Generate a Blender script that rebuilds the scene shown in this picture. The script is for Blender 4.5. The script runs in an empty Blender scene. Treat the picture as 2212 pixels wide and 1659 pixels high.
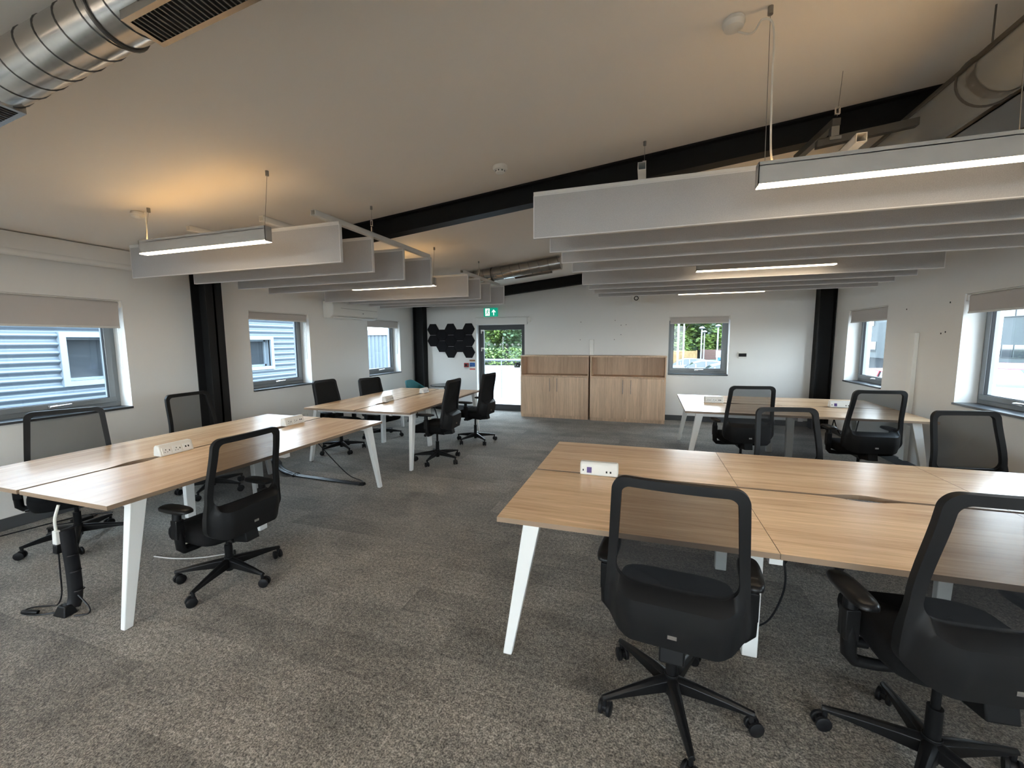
import bpy, math, random
from mathutils import Vector, Matrix
R = math.radians
PI = math.pi
random.seed(7)
sc = bpy.context.scene
col = sc.collection

# ------------------------------------------------------------------ materials
def mat(name, base=(.5, .5, .5), rough=.5, metal=0.0, **kw):
    m = bpy.data.materials.new(name); m.use_nodes = True
    b = m.node_tree.nodes['Principled BSDF']
    b.inputs['Base Color'].default_value = (*base, 1)
    if max(base) < .03: b.inputs['Specular IOR Level'].default_value = .2
    b.inputs['Roughness'].default_value = rough
    b.inputs['Metallic'].default_value = metal
    for k, v in kw.items():
        b.inputs[k.replace('_', ' ')].default_value = v
    return m
def nd(m, t, **kw):
    n = m.node_tree.nodes.new(t)
    for k, v in kw.items():
        if k in n.inputs: n.inputs[k].default_value = v
        else: setattr(n, k, v)
    return n
def ln(m, a, b): m.node_tree.links.new(a, b)
def coords(m, scale=(1, 1, 1), rnd=0.0):
    tc = nd(m, 'ShaderNodeTexCoord'); mp = nd(m, 'ShaderNodeMapping')
    mp.inputs['Scale'].default_value = scale
    ln(m, tc.outputs['Object'], mp.inputs['Vector'])
    if rnd:
        oi = nd(m, 'ShaderNodeObjectInfo'); mu = nd(m, 'ShaderNodeMath', operation='MULTIPLY')
        mu.inputs[1].default_value = rnd
        cx = nd(m, 'ShaderNodeCombineXYZ')
        ln(m, oi.outputs['Random'], mu.inputs[0])
        for i in range(3): ln(m, mu.outputs[0], cx.inputs[i])
        ln(m, cx.outputs[0], mp.inputs['Location'])
    return mp.outputs[0]
def ramp(m, fac, stops):
    r = nd(m, 'ShaderNodeValToRGB')
    els = r.color_ramp.elements
    while len(els) < len(stops): els.new(.5)
    for e, (p, c) in zip(els, stops):
        e.position = p; e.color = (*c, 1)
    ln(m, fac, r.inputs['Fac'])
    return r.outputs['Color']
def bsdf(m): return m.node_tree.nodes['Principled BSDF']
def bump(m, h, strength=.2, dist=.01):
    b = nd(m, 'ShaderNodeBump'); b.inputs['Strength'].default_value = strength; b.inputs['Distance'].default_value = dist
    ln(m, h, b.inputs['Height']); ln(m, b.outputs[0], bsdf(m).inputs['Normal'])
def noise(m, vec, scale, detail=3, rough=.5, dist=0.0):
    n = nd(m, 'ShaderNodeTexNoise'); n.inputs['Scale'].default_value = scale; n.inputs['Detail'].default_value = detail
    n.inputs['Roughness'].default_value = rough; n.inputs['Distortion'].default_value = dist
    if vec is not None: ln(m, vec, n.inputs['Vector'])
    return n.outputs['Fac']
def mix(m, a, b, fac, mode='MIX'):
    x = nd(m, 'ShaderNodeMix', data_type='RGBA', blend_type=mode)
    for s, v in ((x.inputs[6], a), (x.inputs[7], b)):
        if isinstance(v, tuple): s.default_value = (*v, 1)
        else: ln(m, v, s)
    if isinstance(fac, float): x.inputs[0].default_value = fac
    else: ln(m, fac, x.inputs[0])
    return x.outputs[2]

def wood(name, dark, light, scale, rough=.38, rnd=13.0, bumpy=.05):
    m = mat(name, rough=rough)
    v = coords(m, scale, rnd)
    n1 = noise(m, v, 1.0, 6, .6, .6)
    n2 = noise(m, v, 5.0, 4, .6, .2)
    v3 = coords(m, tuple(s * .22 for s in scale), rnd)
    n3 = noise(m, v3, 1.0, 3, .5, .9)
    mid = tuple((a + b) / 2 for a, b in zip(dark, light))
    c1 = ramp(m, n1, [(.30, dark), (.5, mid), (.68, light)])
    c2 = ramp(m, n2, [(.35, tuple(x * .8 for x in dark)), (.65, light)])
    c3 = ramp(m, n3, [(.35, tuple(x * .93 for x in mid)), (.65, tuple(min(1, x * 1.06) for x in light))])
    c = mix(m, c1, c2, .35); c = mix(m, c, c3, .4)
    ln(m, c, bsdf(m).inputs['Base Color'])
    bump(m, n2, bumpy, .002)
    return m

M = {}
M['paint'] = mat('white wall paint', (.74, .735, .715), .75)
_v = coords(M['paint']); bump(M['paint'], noise(M['paint'], _v, 220, 2), .06, .002)
M['ceil'] = mat('ceiling paint', (.84, .80, .745), .85)
_v = coords(M['ceil']); bump(M['ceil'], noise(M['ceil'], _v, 150, 2), .05, .002)
M['steel'] = mat('charcoal steel paint', (.010, .0105, .0115), .6)
M['skirt'] = mat('dark grey skirting', (.055, .06, .066), .55)
M['frame'] = mat('grey window frame', (.21, .23, .245), .4)
M['framed'] = mat('dark door frame', (.035, .038, .042), .45)
M['gasket'] = mat('black gasket', (.012, .012, .013), .6)
M['sill'] = mat('dark sill board', (.045, .05, .056), .3)
M['chrome'] = mat('satin chrome', (.75, .75, .76), .25, 1.0)
M['white_p'] = mat('white plastic', (.74, .73, .69), .4)
M['white_m'] = mat('white powder coat', (.78, .78, .76), .45)
M['black_p'] = mat('black plastic', (.006, .006, .0065), .45)
M['black_g'] = mat('satin black', (.007, .007, .0075), .32)
M['shell'] = mat('charcoal shell', (.009, .009, .0095), .5)
M['rubber'] = mat('black rubber', (.008, .008, .009), .5)
M['cable'] = mat('black cable', (.012, .012, .014), .35)
M['wcable'] = mat('white cable', (.72, .70, .64), .45)
M['felt'] = mat('grey acoustic felt', (.44, .43, .425), .95)
_v = coords(M['felt']); _n = noise(M['felt'], _v, 260, 2)
ln(M['felt'], ramp(M['felt'], _n, [(.3, (.40, .39, .39)), (.7, (.49, .48, .475))]), bsdf(M['felt']).inputs['Base Color'])
bump(M['felt'], _n, .15, .002)
M['edge'] = mat('white edge band', (.70, .69, .68), .8)
M['rail'] = mat('white rail', (.66, .65, .62), .5)
M['hexfelt'] = mat('black acoustic felt', (.012, .012, .014), .9)
M['fabric'] = mat('black seat fabric', (.004, .004, .0045), .95)
_v = coords(M['fabric']); bump(M['fabric'], noise(M['fabric'], _v, 400, 2), .3, .002)
M['backpad'] = mat('dense black back fabric', (.010, .010, .0105), .9)
M['teal'] = mat('teal fabric', (.018, .125, .135), .85)
_v = coords(M['teal']); bump(M['teal'], noise(M['teal'], _v, 300, 2), .25, .002)
M['dark_top'] = mat('dark table top', (.03, .03, .033), .25)
M['brown_pipe'] = mat('lagged pipe', (.16, .12, .09), .6)
M['red'] = mat('red plastic', (.30, .02, .025), .4)
M['green'] = mat('exit green', (.0, .27, .16), .4)
bsdf(M['green']).inputs['Emission Color'].default_value = (.0, .40, .25, 1); bsdf(M['green']).inputs['Emission Strength'].default_value = .12
M['exitwhite'] = mat('exit white', (.9, .95, .92), .4)
bsdf(M['exitwhite']).inputs['Emission Color'].default_value = (.9, 1, .95, 1); bsdf(M['exitwhite']).inputs['Emission Strength'].default_value = .2
M['blue'] = mat('notice blue', (.02, .13, .45), .5)
M['orange'] = mat('notice orange', (.55, .22, .06), .5)
M['redpaper'] = mat('notice red', (.55, .05, .03), .5)
M['brownpaper'] = mat('notice brown', (.35, .18, .08), .5)
M['purple'] = mat('purple label', (.06, .02, .16), .4)
M['screen'] = mat('black screen', (.01, .01, .012), .2)
M['dotwhite'] = mat('white dot film', (.85, .88, .88), .6)
M['desk'] = wood('light oak laminate', (.42, .245, .13), (.98, .70, .45), (1.1, 26, 26), .27)
bsdf(M['desk']).inputs['Specular IOR Level'].default_value = .62
M['deskedge'] = mat('oak edge band', (.26, .18, .12), .5)
M['cab'] = wood('cabinet oak laminate', (.33, .215, .138), (.80, .57, .39), (30, 30, 1.2), .5)
M['cabin'] = wood('cabinet oak interior', (.31, .205, .13), (.70, .50, .34), (30, 30, 1.2), .6)

def metal_duct():
    m = mat('galvanised duct steel', (.42, .41, .39), .3, 1.0)
    v = coords(m, (1.5, 1.5, 1.5))
    n = noise(m, v, 6, 5, .6, .5)
    ln(m, ramp(m, n, [(.3, (.49, .475, .45)), (.7, (.53, .515, .49))]), bsdf(m).inputs['Base Color'])
    n2 = noise(m, v, 30, 3)
    rr = ramp(m, n2, [(.3, (.20,) * 3), (.7, (.24,) * 3)])
    ln(m, rr, bsdf(m).inputs['Roughness'])
    return m
M['duct'] = metal_duct()
M['trunk'] = mat('dull grey duct', (.30, .315, .315), .36, .35)
M['galv'] = mat('galvanised strut', (.30, .295, .28), .45, .85)
M['strut'] = mat('dull strut steel', (.10, .095, .085), .5, .6)
M['silver'] = mat('silver grey lamp body', (.42, .41, .39), .45)
M['seam'] = mat('duct seam steel', (.16, .155, .15), .45, .9)

def carpet():
    m = mat('carpet tiles', rough=.97)
    b = bsdf(m)
    if 'Specular IOR Level' in b.inputs: b.inputs['Specular IOR Level'].default_value = .15
    b.inputs['Sheen Weight'].default_value = .22; b.inputs['Sheen Roughness'].default_value = .4
    v = coords(m)
    br = nd(m, 'ShaderNodeTexBrick')
    ln(m, v, br.inputs['Vector'])
    br.inputs['Color1'].default_value = (0, 0, 0, 1); br.inputs['Color2'].default_value = (1, 1, 1, 1)
    br.inputs['Mortar Size'].default_value = 0; br.inputs['Scale'].default_value = 1
    br.inputs['Brick Width'].default_value = 1.0; br.inputs['Row Height'].default_value = .25
    br.offset = .37
    n1 = noise(m, v, 1.6, 4, .6, .4)
    vs = coords(m, (3.2, 9.0, 1))
    n2 = noise(m, vs, 1.2, 5, .65, .5)
    n3 = noise(m, v, 46, 3, .7)
    n4 = noise(m, v, 130, 2, .6)
    dark, light = (.058, .050, .042), (.30, .266, .222)
    c = ramp(m, n2, [(.28, dark), (.72, light)])
    cb = mix(m, (.070, .062, .052), (.27, .243, .207), br.outputs['Color'])
    c = mix(m, c, cb, .62)
    c1 = ramp(m, n1, [(.36, (.060, .053, .045)), (.64, (.27, .243, .208))])
    c = mix(m, c, c1, .35)
    s3 = ramp(m, n3, [(.36, (.42,) * 3), (.64, (1.5,) * 3)])
    c = mix(m, c, s3, .75, 'MULTIPLY')
    s4 = ramp(m, n4, [(.36, (.32,) * 3), (.64, (1.65,) * 3)])
    c = mix(m, c, s4, .8, 'MULTIPLY')
    ln(m, c, b.inputs['Base Color'])
    ad = nd(m, 'ShaderNodeMath', operation='ADD'); ln(m, n3, ad.inputs[0]); ln(m, n4, ad.inputs[1])
    bump(m, ad.outputs[0], .6, .007)
    return m
M['carpet'] = carpet()

def mesh_fabric():
    m = mat('black mesh fabric', (.008, .008, .009), .8)
    t = nd(m, 'ShaderNodeBsdfTransparent'); mx = nd(m, 'ShaderNodeMixShader')
    lw = nd(m, 'ShaderNodeLayerWeight'); lw.inputs['Blend'].default_value = .5
    mr = nd(m, 'ShaderNodeMapRange'); mr.inputs['From Min'].default_value = .25; mr.inputs['From Max'].default_value = .8; mr.inputs['To Min'].default_value = .66; mr.inputs['To Max'].default_value = .95
    ln(m, lw.outputs['Facing'], mr.inputs['Value']); ln(m, mr.outputs[0], mx.inputs[0])
    out = m.node_tree.nodes['Material Output']
    ln(m, t.outputs[0], mx.inputs[1]); ln(m, bsdf(m).outputs[0], mx.inputs[2]); ln(m, mx.outputs[0], out.inputs['Surface'])
    return m
M['mesh'] = mesh_fabric()
def glass():
    m = mat('window glass', (1, 1, 1), 0)
    nt = m.node_tree
    t = nd(m, 'ShaderNodeBsdfTransparent'); g = nd(m, 'ShaderNodeBsdfGlossy'); g.inputs['Roughness'].default_value = 0.0
    t.inputs[0].default_value = (.93, .97, .98, 1)
    lw = nd(m, 'ShaderNodeLayerWeight'); lw.inputs['Blend'].default_value = .5
    f = nd(m, 'ShaderNodeMapRange'); pw = nd(m, 'ShaderNodeMath', operation='POWER'); pw.inputs[1].default_value = 4.0
    ln(m, lw.outputs['Facing'], pw.inputs[0]); ln(m, pw.outputs[0], f.inputs['Value']); f.inputs['To Min'].default_value = .018; f.inputs['To Max'].default_value = .45
    mx = nd(m, 'ShaderNodeMixShader')
    ln(m, f.outputs[0], mx.inputs[0]); ln(m, t.outputs[0], mx.inputs[1]); ln(m, g.outputs[0], mx.inputs[2])
    ln(m, mx.outputs[0], nt.nodes['Material Output'].inputs['Surface'])
    return m
M['glass'] = glass()
M['darkglass'] = mat('dark reflecting glass', (.03, .035, .04), .05)
def emit(name, c, s):
    m = mat(name, (.9, .88, .84), .5)
    bsdf(m).inputs['Emission Color'].default_value = (*c, 1); bsdf(m).inputs['Emission Strength'].default_value = s
    return m
M['lamp'] = emit('lit diffuser', (1.0, .78, .52), 4.5)
M['uplamp'] = emit('lit upward strip', (1.0, .58, .20), 1.8)
M['lamp2'] = emit('bright lit diffuser', (1.0, .91, .80), 6)
M['uplamp2'] = emit('bright lit upward strip', (1.0, .89, .75), 58)  # strong emission, only for the fill lamps added out of view
M['blind'] = mat('blind fabric', (.50, .47, .45), .85)
M['blind'].node_tree.nodes['Principled BSDF'].inputs['Transmission Weight'].default_value = 0
# outside
M['tarmac'] = mat('pale tarmac', (.30, .30, .30), .9)
bsdf(M['tarmac']).inputs['Specular IOR Level'].default_value = 0
_v = coords(M['tarmac']); ln(M['tarmac'], ramp(M['tarmac'], noise(M['tarmac'], _v, 3, 5), [(.3, (.024, .024, .025)), (.7, (.036, .036, .036))]), bsdf(M['tarmac']).inputs['Base Color'])
M['concrete'] = mat('pale concrete', (.22, .22, .215), .8)
M['corr'] = mat('corrugated steel', (.10, .122, .145), .38, .25)
M['corr2'] = mat('ribbed grey cladding', (.075, .098, .118), .5)
M['trimw'] = mat('pale blue grey trim', (.15, .18, .205), .45)
M['render'] = mat('white render', (.075, .084, .088), .8)
bsdf(M['render']).inputs['Specular IOR Level'].default_value = .1
M['fence'] = mat('timber fence', (.55, .36, .16), .8)
_v = coords(M['fence'], (1, 1, 1)); ln(M['fence'], ramp(M['fence'], noise(M['fence'], _v, 4, 4), [(.3, (.14, .085, .03)), (.7, (.21, .14, .06))]), bsdf(M['fence']).inputs['Base Color'])
M['brickred'] = mat('brown red boards', (.07, .035, .027), .8)
M['bark'] = mat('bark', (.035, .03, .024), .9)
def leafmat(name, a, b):
    m = mat(name, a, .6)
    v = coords(m); ln(m, ramp(m, noise(m, v, 1.5, 4), [(.35, a), (.65, b)]), bsdf(m).inputs['Base Color'])
    return m
M['leaf1'] = leafmat('light green leaves', (.045, .085, .012), (.105, .155, .028))
M['leaf2'] = leafmat('dark green leaves', (.016, .036, .012), (.04, .075, .025))
M['bin'] = mat('green bin plastic', (.03, .075, .04), .5)
M['sky_blue'] = mat('blue plastic', (.01, .08, .19), .5)
M['tyre'] = mat('tyre', (.02, .02, .02), .8)
M['pole'] = mat('pale lamp post', (.17, .185, .19), .5)
for n_, c_ in dict(carred=(.20, .01, .018), carwhite=(.22, .22, .22), carblue=(.012, .03, .09), carsilver=(.12, .13, .14), cardark=(.04, .05, .06)).items():
    M[n_] = mat(n_ + ' paint', c_, .25); bsdf(M[n_]).inputs['Specular IOR Level'].default_value = .25
M['lampred'] = mat('red tail lamp', (.45, .02, .02), .3)

# ------------------------------------------------------------------ mesh builder
class MB:
    def __init__(s): s.v = []; s.f = []; s.mi = []
    def add(s, vs, fs, mi=0):
        b = len(s.v); s.v += [tuple(v) for v in vs]
        for f in fs: s.f.append(tuple(b + i for i in f)); s.mi.append(mi)
        return s
    def box(s, a, b, mi=0, T=None):
        x0, y0, z0 = (min(p, q) for p, q in zip(a, b)); x1, y1, z1 = (max(p, q) for p, q in zip(a, b))
        vs = [(x0, y0, z0), (x1, y0, z0), (x1, y1, z0), (x0, y1, z0), (x0, y0, z1), (x1, y0, z1), (x1, y1, z1), (x0, y1, z1)]
        if T is not None: vs = [T @ Vector(v) for v in vs]
        return s.add(vs, [(3, 2, 1, 0), (4, 5, 6, 7), (0, 1, 5, 4), (1, 2, 6, 5), (2, 3, 7, 6), (3, 0, 4, 7)], mi)
    def hexa(s, lo, hi, mi=0):   # lo, hi: 4 points each, counter-clockwise from above
        return s.add(list(lo) + list(hi), [(3, 2, 1, 0), (4, 5, 6, 7), (0, 1, 5, 4), (1, 2, 6, 5), (2, 3, 7, 6), (3, 0, 4, 7)], mi)
    def prism(s, pts, h0, h1, axis='z', mi=0):   # extrude a polygon
        n = len(pts)
        def P(p, h):
            return {'z': (p[0], p[1], h), 'y': (p[0], h, p[1]), 'x': (h, p[0], p[1])}[axis]
        vs = [P(p, h0) for p in pts] + [P(p, h1) for p in pts]
        fs = [tuple(range(n - 1, -1, -1)), tuple(range(n, 2 * n))] + [(i, (i + 1) % n, n + (i + 1) % n, n + i) for i in range(n)]
        return s.add(vs, fs, mi)
    def tube(s, path, r, seg=8, mi=0, caps=True, flat=1.0):
        path = [Vector(p) for p in path]; n = len(path)
        rs = r if isinstance(r, (list, tuple)) else [r] * n
        up = Vector((0, 0, 1)); rings = []; prev = None
        for i, p in enumerate(path):
            d = (path[min(i + 1, n - 1)] - path[max(i - 1, 0)])
            d = d.normalized() if d.length > 1e-9 else Vector((0, 0, 1))
            if prev is None:
                a = d.cross(up)
                if a.length < 1e-3: a = d.cross(Vector((1, 0, 0)))
            else:
                a = prev - d * prev.dot(d)
                if a.length < 1e-4: a = d.cross(up)
            a.normalize(); prev = a; b = d.cross(a)
            rings.append([p + a * math.cos(t) * rs[i] + b * math.sin(t) * rs[i] * flat for t in (2 * PI * k / seg for k in range(seg))])
        vs = [v for rg in rings for v in rg]; fs = []
        for i in range(n - 1):
            for k in range(seg):
                fs.append((i * seg + k, i * seg + (k + 1) % seg, (i + 1) * seg + (k + 1) % seg, (i + 1) * seg + k))
        if caps: fs += [tuple(range(seg - 1, -1, -1)), tuple((n - 1) * seg + k for k in range(seg))]
        return s.add(vs, fs, mi)
    def cyl(s, a, b, r0, r1=None, seg=16, mi=0): return s.tube([a, b], [r0, r0 if r1 is None else r1], seg, mi)
    def rings(s, rings, mi=0, cap0=True, cap1=True):   # list of equal-length closed loops
        n = len(rings[0]); vs = [v for r in rings for v in r]; fs = []
        for i in range(len(rings) - 1):
            for k in range(n):
                fs.append((i * n + k, i * n + (k + 1) % n, (i + 1) * n + (k + 1) % n, (i + 1) * n + k))
        if cap0: fs.append(tuple(range(n - 1, -1, -1)))
        if cap1: fs.append(tuple((len(rings) - 1) * n + k for k in range(n)))
        return s.add(vs, fs, mi)
    def build(s, name, mats, parent=None, bevel=0, smooth=True, angle=35, seg=2):
        me = bpy.data.meshes.new(name); me.from_pydata(s.v, [], s.f)
        for m in (mats if isinstance(mats, (list, tuple)) else [mats]): me.materials.append(M[m] if isinstance(m, str) else m)
        me.polygons.foreach_set('material_index', s.mi)
        me.update()
        import bmesh
        bm = bmesh.new(); bm.from_mesh(me); bmesh.ops.recalc_face_normals(bm, faces=bm.faces); bm.to_mesh(me); bm.free()
        if smooth:
            me.polygons.foreach_set('use_smooth', [True] * len(me.polygons)); me.set_sharp_from_angle(angle=R(angle))
        o = bpy.data.objects.new(name, me); col.objects.link(o)
        if parent is not None: o.parent = parent
        if bevel:
            b = o.modifiers.new('bevel', 'BEVEL'); b.width = bevel; b.segments = seg; b.limit_method = 'ANGLE'; b.angle_limit = R(40)
        return o
def tag(o, label=None, cat=None, group=None, kind=None):
    if label: o['label'] = label
    if cat: o['category'] = cat
    if group: o['group'] = group
    if kind: o['kind'] = kind
    return o
def empty(name, loc=(0, 0, 0), rz=0.0):
    o = bpy.data.objects.new(name, None); col.objects.link(o); o.empty_display_size = .1
    o.location = loc; o.rotation_euler = (0, 0, rz); return o
def copy_tree(o, parent=None):
    c = o.copy(); col.objects.link(c)
    if parent is not None: c.parent = parent
    for ch in list(o.children): copy_tree(ch, c)
    return c
def spline(pts, n=8):
    pts = [Vector(p) for p in pts]; out = []
    for i in range(len(pts) - 1):
        p0, p1, p2, p3 = pts[max(i - 1, 0)], pts[i], pts[i + 1], pts[min(i + 2, len(pts) - 1)]
        for k in range(n):
            t = k / n
            out.append(.5 * ((2 * p1) + (p2 - p0) * t + (2 * p0 - 5 * p1 + 4 * p2 - p3) * t * t + (3 * p1 - p0 - 3 * p2 + p3) * t ** 3))
    out.append(pts[-1]); return out

# ------------------------------------------------------------------ camera
F_PX, PITCH, ROLL, YAW, CAM_H = 887.9, .1052, -.0065, .3151, 1.6121
cam = bpy.data.cameras.new('camera'); cam.sensor_width = 36; cam.lens = F_PX / 2212 * 36; cam.clip_start = .05; cam.clip_end = 300
co = bpy.data.objects.new('camera', cam); col.objects.link(co)
right = Vector((math.cos(YAW), math.sin(YAW), 0)); fw = Vector((-math.sin(YAW), math.cos(YAW), 0)); up = Vector((0, 0, 1))
d = fw * math.cos(PITCH) - up * math.sin(PITCH); u = fw * math.sin(PITCH) + up * math.cos(PITCH)
r2 = right * math.cos(ROLL) - u * math.sin(ROLL) * -1 * -1
# image axes rotated by the roll
r2 = right * math.cos(ROLL) + u * math.sin(ROLL); u2 = -right * math.sin(ROLL) + u * math.cos(ROLL)
mw = Matrix((r2, u2, -d)).transposed().to_4x4(); mw.translation = (0, 0, CAM_H)
co.matrix_world = mw
sc.camera = co

# ------------------------------------------------------------------ room shell
XL, XR, YB, YF = -5.266, 3.094, 8.75, -4.2
WT = .32
CS, C0 = .100, 3.088
def zc(x): return C0 + CS * x

def wall(name, length_breaks, zbreaks, holes, topz, place, thick):
    """grid wall with real openings; local: a along, z up, t thickness outward"""
    A = sorted(set(length_breaks + [h for ho in holes for h in ho[:2]])); Z = sorted(set(zbreaks + [h for ho in holes for h in ho[2:]]))
    nz = len(Z)
    def solid(i, j):
        if i < 0 or j < 0 or i >= len(A) - 1 or j >= nz: return False
        am = (A[i] + A[i + 1]) / 2; zm = (Z[j] + (Z[j + 1] if j + 1 < nz else Z[j] + .2)) / 2
        return not any(h[0] < am < h[1] and h[2] < zm < h[3] for h in holes)
    vid = {}; mb = MB()
    def V(i, j, t):
        k = (i, j, t)
        if k not in vid:
            z = Z[j] if j < nz else topz(A[i])
            vid[k] = len(mb.v); mb.v.append(place(A[i], z, t * thick))
        return vid[k]
    def face(*k): mb.f.append(tuple(V(*q) for q in k)); mb.mi.append(0)
    for i in range(len(A) - 1):
        for j in range(nz):
            if not solid(i, j): continue
            face((i, j, 0), (i + 1, j, 0), (i + 1, j + 1, 0), (i, j + 1, 0)); face((i, j, 1), (i, j + 1, 1), (i + 1, j + 1, 1), (i + 1, j, 1))
            if not solid(i - 1, j): face((i, j, 0), (i, j + 1, 0), (i, j + 1, 1), (i, j, 1))
            if not solid(i + 1, j): face((i + 1, j, 0), (i + 1, j, 1), (i + 1, j + 1, 1), (i + 1, j + 1, 0))
            if not solid(i, j - 1): face((i, j, 0), (i, j, 1), (i + 1, j, 1), (i + 1, j, 0))
            if not solid(i, j + 1): face((i, j + 1, 0), (i + 1, j + 1, 0), (i + 1, j + 1, 1), (i, j + 1, 1))
    o = mb.build(name, 'paint', smooth=False); tag(o, kind='structure'); return o
ZS, ZT = .936, 2.058
WL = [(1.80, 2.91), (4.36, 5.44), (6.93, 8.05), (-.75, .36), (-3.3, -2.19)]
WR = [(6.93, 8.06), (4.40, 5.51), (1.86, 2.97), (-.70, .41), (-3.25, -2.14)]
WB = (.42, 1.50); DB = (-3.70, -2.555); DZ = 1.97
wall('wall_left', [YF - WT, YB], [0], [(a, b, ZS, ZT) for a, b in WL], lambda a: zc(XL) + .02, lambda a, z, t: (XL - t, a, z), WT)
wall('wall_right', [YF - WT, YB], [0], [(a, b, ZS, ZT) for a, b in WR], lambda a: zc(XR) + .02, lambda a, z, t: (XR + t, a, z), WT)
wall('wall_back', [XL - WT, XR + WT], [0], [(*WB, ZS, ZT), (*DB, .0, DZ)], lambda a: zc(a) + .02, lambda a, z, t: (a, YB + t, z), WT)
WF_ADDED = [(-4.6, -2.0), (-.9, 1.9)]  # openings added behind the camera to bring in more daylight
wall('wall_front', [XL - WT, XR + WT], [0], [(a, b, .8, 2.35) for a, b in WF_ADDED], lambda a: zc(a) + .02, lambda a, z, t: (a, YF - t, z), WT)
mb = MB(); mb.box((XL - WT, YF - WT, -.2), (XR + WT, YB + WT, 0)); tag(mb.build('floor', 'carpet', smooth=False), kind='structure')
mb = MB(); xa, xb = XL - WT, XR + WT
lo = [(xa, YF - WT, zc(xa)), (xb, YF - WT, zc(xb)), (xb, YB + WT, zc(xb)), (xa, YB + WT, zc(xa))]
mb.hexa(lo, [(x, y, z + .2) for x, y, z in lo]); tag(mb.build('ceiling', 'ceil', smooth=False), kind='structure')
# bulkhead box along the top of the long wall
mb = MB(); mb.box((XL + .002, YF + .01, 2.40), (XL + .12, 3.06, zc(XL) + .0))
mb.tube([(XL + .095, YF + .01, 2.40), (XL + .095, 3.06, 2.40)], .035, 12)
tag(mb.build('trim_1', 'paint', smooth=True), kind='structure')
# skirting
mb = MB(); mb.box((XL + .001, YF + .01, 0.001), (XL + .02, YB - .002, .105)); tag(mb.build('baseboard_left', 'skirt', bevel=.004), kind='structure')
mb = MB(); mb.box((XR - .001, YF + .01, 0.001), (XR - .02, YB - .002, .105)); tag(mb.build('baseboard_right', 'skirt', bevel=.004), kind='structure')
mb = MB(); mb.box((DB[1] + .02, YB - .001, 0.001), (XR - .022, YB - .02, .105)); mb.box((XL + .022, YB - .001, 0.001), (DB[0] - .02, YB - .02, .105))
tag(mb.build('baseboard_back', 'skirt', bevel=.004), kind='structure')

# ------------------------------------------------------------------ windows and blinds
LEFT, RIGHT, BACK = 'L', 'R', 'B'
def wframe(side, a0, a1, z):
    c = (a0 + a1) / 2
    if side == LEFT: return (XL, c, z), R(90)
    if side == RIGHT: return (XR, c, z), R(-90)
    return (c, YB, z), 0.0
def ring(mb, x0, x1, z0, z1, w, y0, y1, mi=0, wb=None):
    wb = wb or w
    mb.box((x0, y0, z0), (x1, y1, z0 + wb), mi); mb.box((x0, y0, z1 - w), (x1, y1, z1), mi)
    mb.box((x0, y0, z0 + wb), (x0 + w, y1, z1 - w), mi); mb.box((x1 - w, y0, z0 + wb), (x1, y1, z1 - w), mi)
portals = []
def window(n, side, a0, a1):
    loc, rz = wframe(side, a0, a1, ZS); w = (a1 - a0) / 2; h = ZT - ZS
    root = empty('window_%d' % n, loc, rz); tag(root, kind='structure')
    m = MB(); ring(m, -w, w, 0, h, .05, .185, .265); m.build('window_frame', 'frame', root, .004)
    m = MB(); ring(m, -w + .045, w - .045, .045, h - .045, .055, .165, .235); m.build('sash', 'frame', root, .005)
    m = MB(); ring(m, -w + .096, w - .096, .096, h - .096, .008, .172, .20); m.build('gasket', 'gasket', root)
    m = MB(); m.box((-w + .095, .198, .095), (w - .095, .206, h - .095)); m.build('pane', 'glass', root, smooth=False)
    m = MB(); m.box((-.035, .152, .055), (.035, .166, .085)); m.tube(spline([(-.02, .15, .07), (-.02, .125, .07), (.03, .118, .073), (.12, .118, .078)]), .009, 8)
    m.build('window_handle', 'chrome', root, smooth=True)
    m = MB(); m.box((-w - .0, -.022, -.022), (w + .0, .186, .001)); m.build('window_sill', 'sill', root, .004)
    portals.append((loc, rz, 2 * w, h))
    return root
def blind(side, a0, a1, drop, label, first=None):
    loc, rz = wframe(side, a0, a1, ZT); w = (a1 - a0) / 2 - .012
    root = empty('roller_blind', loc, rz); tag(root, label, 'blind', 'roller blinds in the window openings')
    m = MB(); m.tube([(-w, .055, -.035), (w, .055, -.035)], .028, 16); m.build('roller_tube', 'blind', root)
    m = MB(); m.box((-w - .01, .012, -.075), (-w + .006, .10, -.002)); m.box((w - .006, .012, -.075), (w + .01, .10, -.002)); m.box((-w, .012, -.012), (w, .10, -.002)); m.build('bracket', 'white_p', root, .003)
    m = MB(); m.box((-w + .01, .0265, -drop), (w - .012, .0285, -.035)); m.build('blind_fabric', 'blind', root)
    m = MB(); m.box((-w + .01, .020, -drop - .016), (w - .012, .034, -drop + .006)); m.build('bottom_bar', 'rail', root, .003)
    m = MB(); m.tube([(w - .004, .06, -.05), (w - .004, .06, -.72), (w - .004, .082, -.73), (w - .004, .086, -.05)], .0025, 6); m.build('chain', 'chrome', root)
    return root
n = 0
for a in WL: n += 1; window(n, LEFT, *a)
for a in WR: n += 1; window(n, RIGHT, *a)
n += 1; window(n, BACK, *WB)
blind(LEFT, *WL[0], .275, 'grey roller blind pulled lowest, over the window beside the bulkhead')
blind(LEFT, *WL[1], .112, 'short roller blind at the window between the dark column and the air conditioner')
blind(LEFT, *WL[2], .145, 'roller blind in the window under the far end of the air conditioner')
blind(RIGHT, *WR[0], .185, 'roller blind in the window beside the upright trunking')
blind(RIGHT, *WR[1], .185, 'roller blind above the window with the white and blue cars outside')
blind(BACK, *WB, .125, 'roller blind topping the window beside the thermostat on the end wall')

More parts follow.
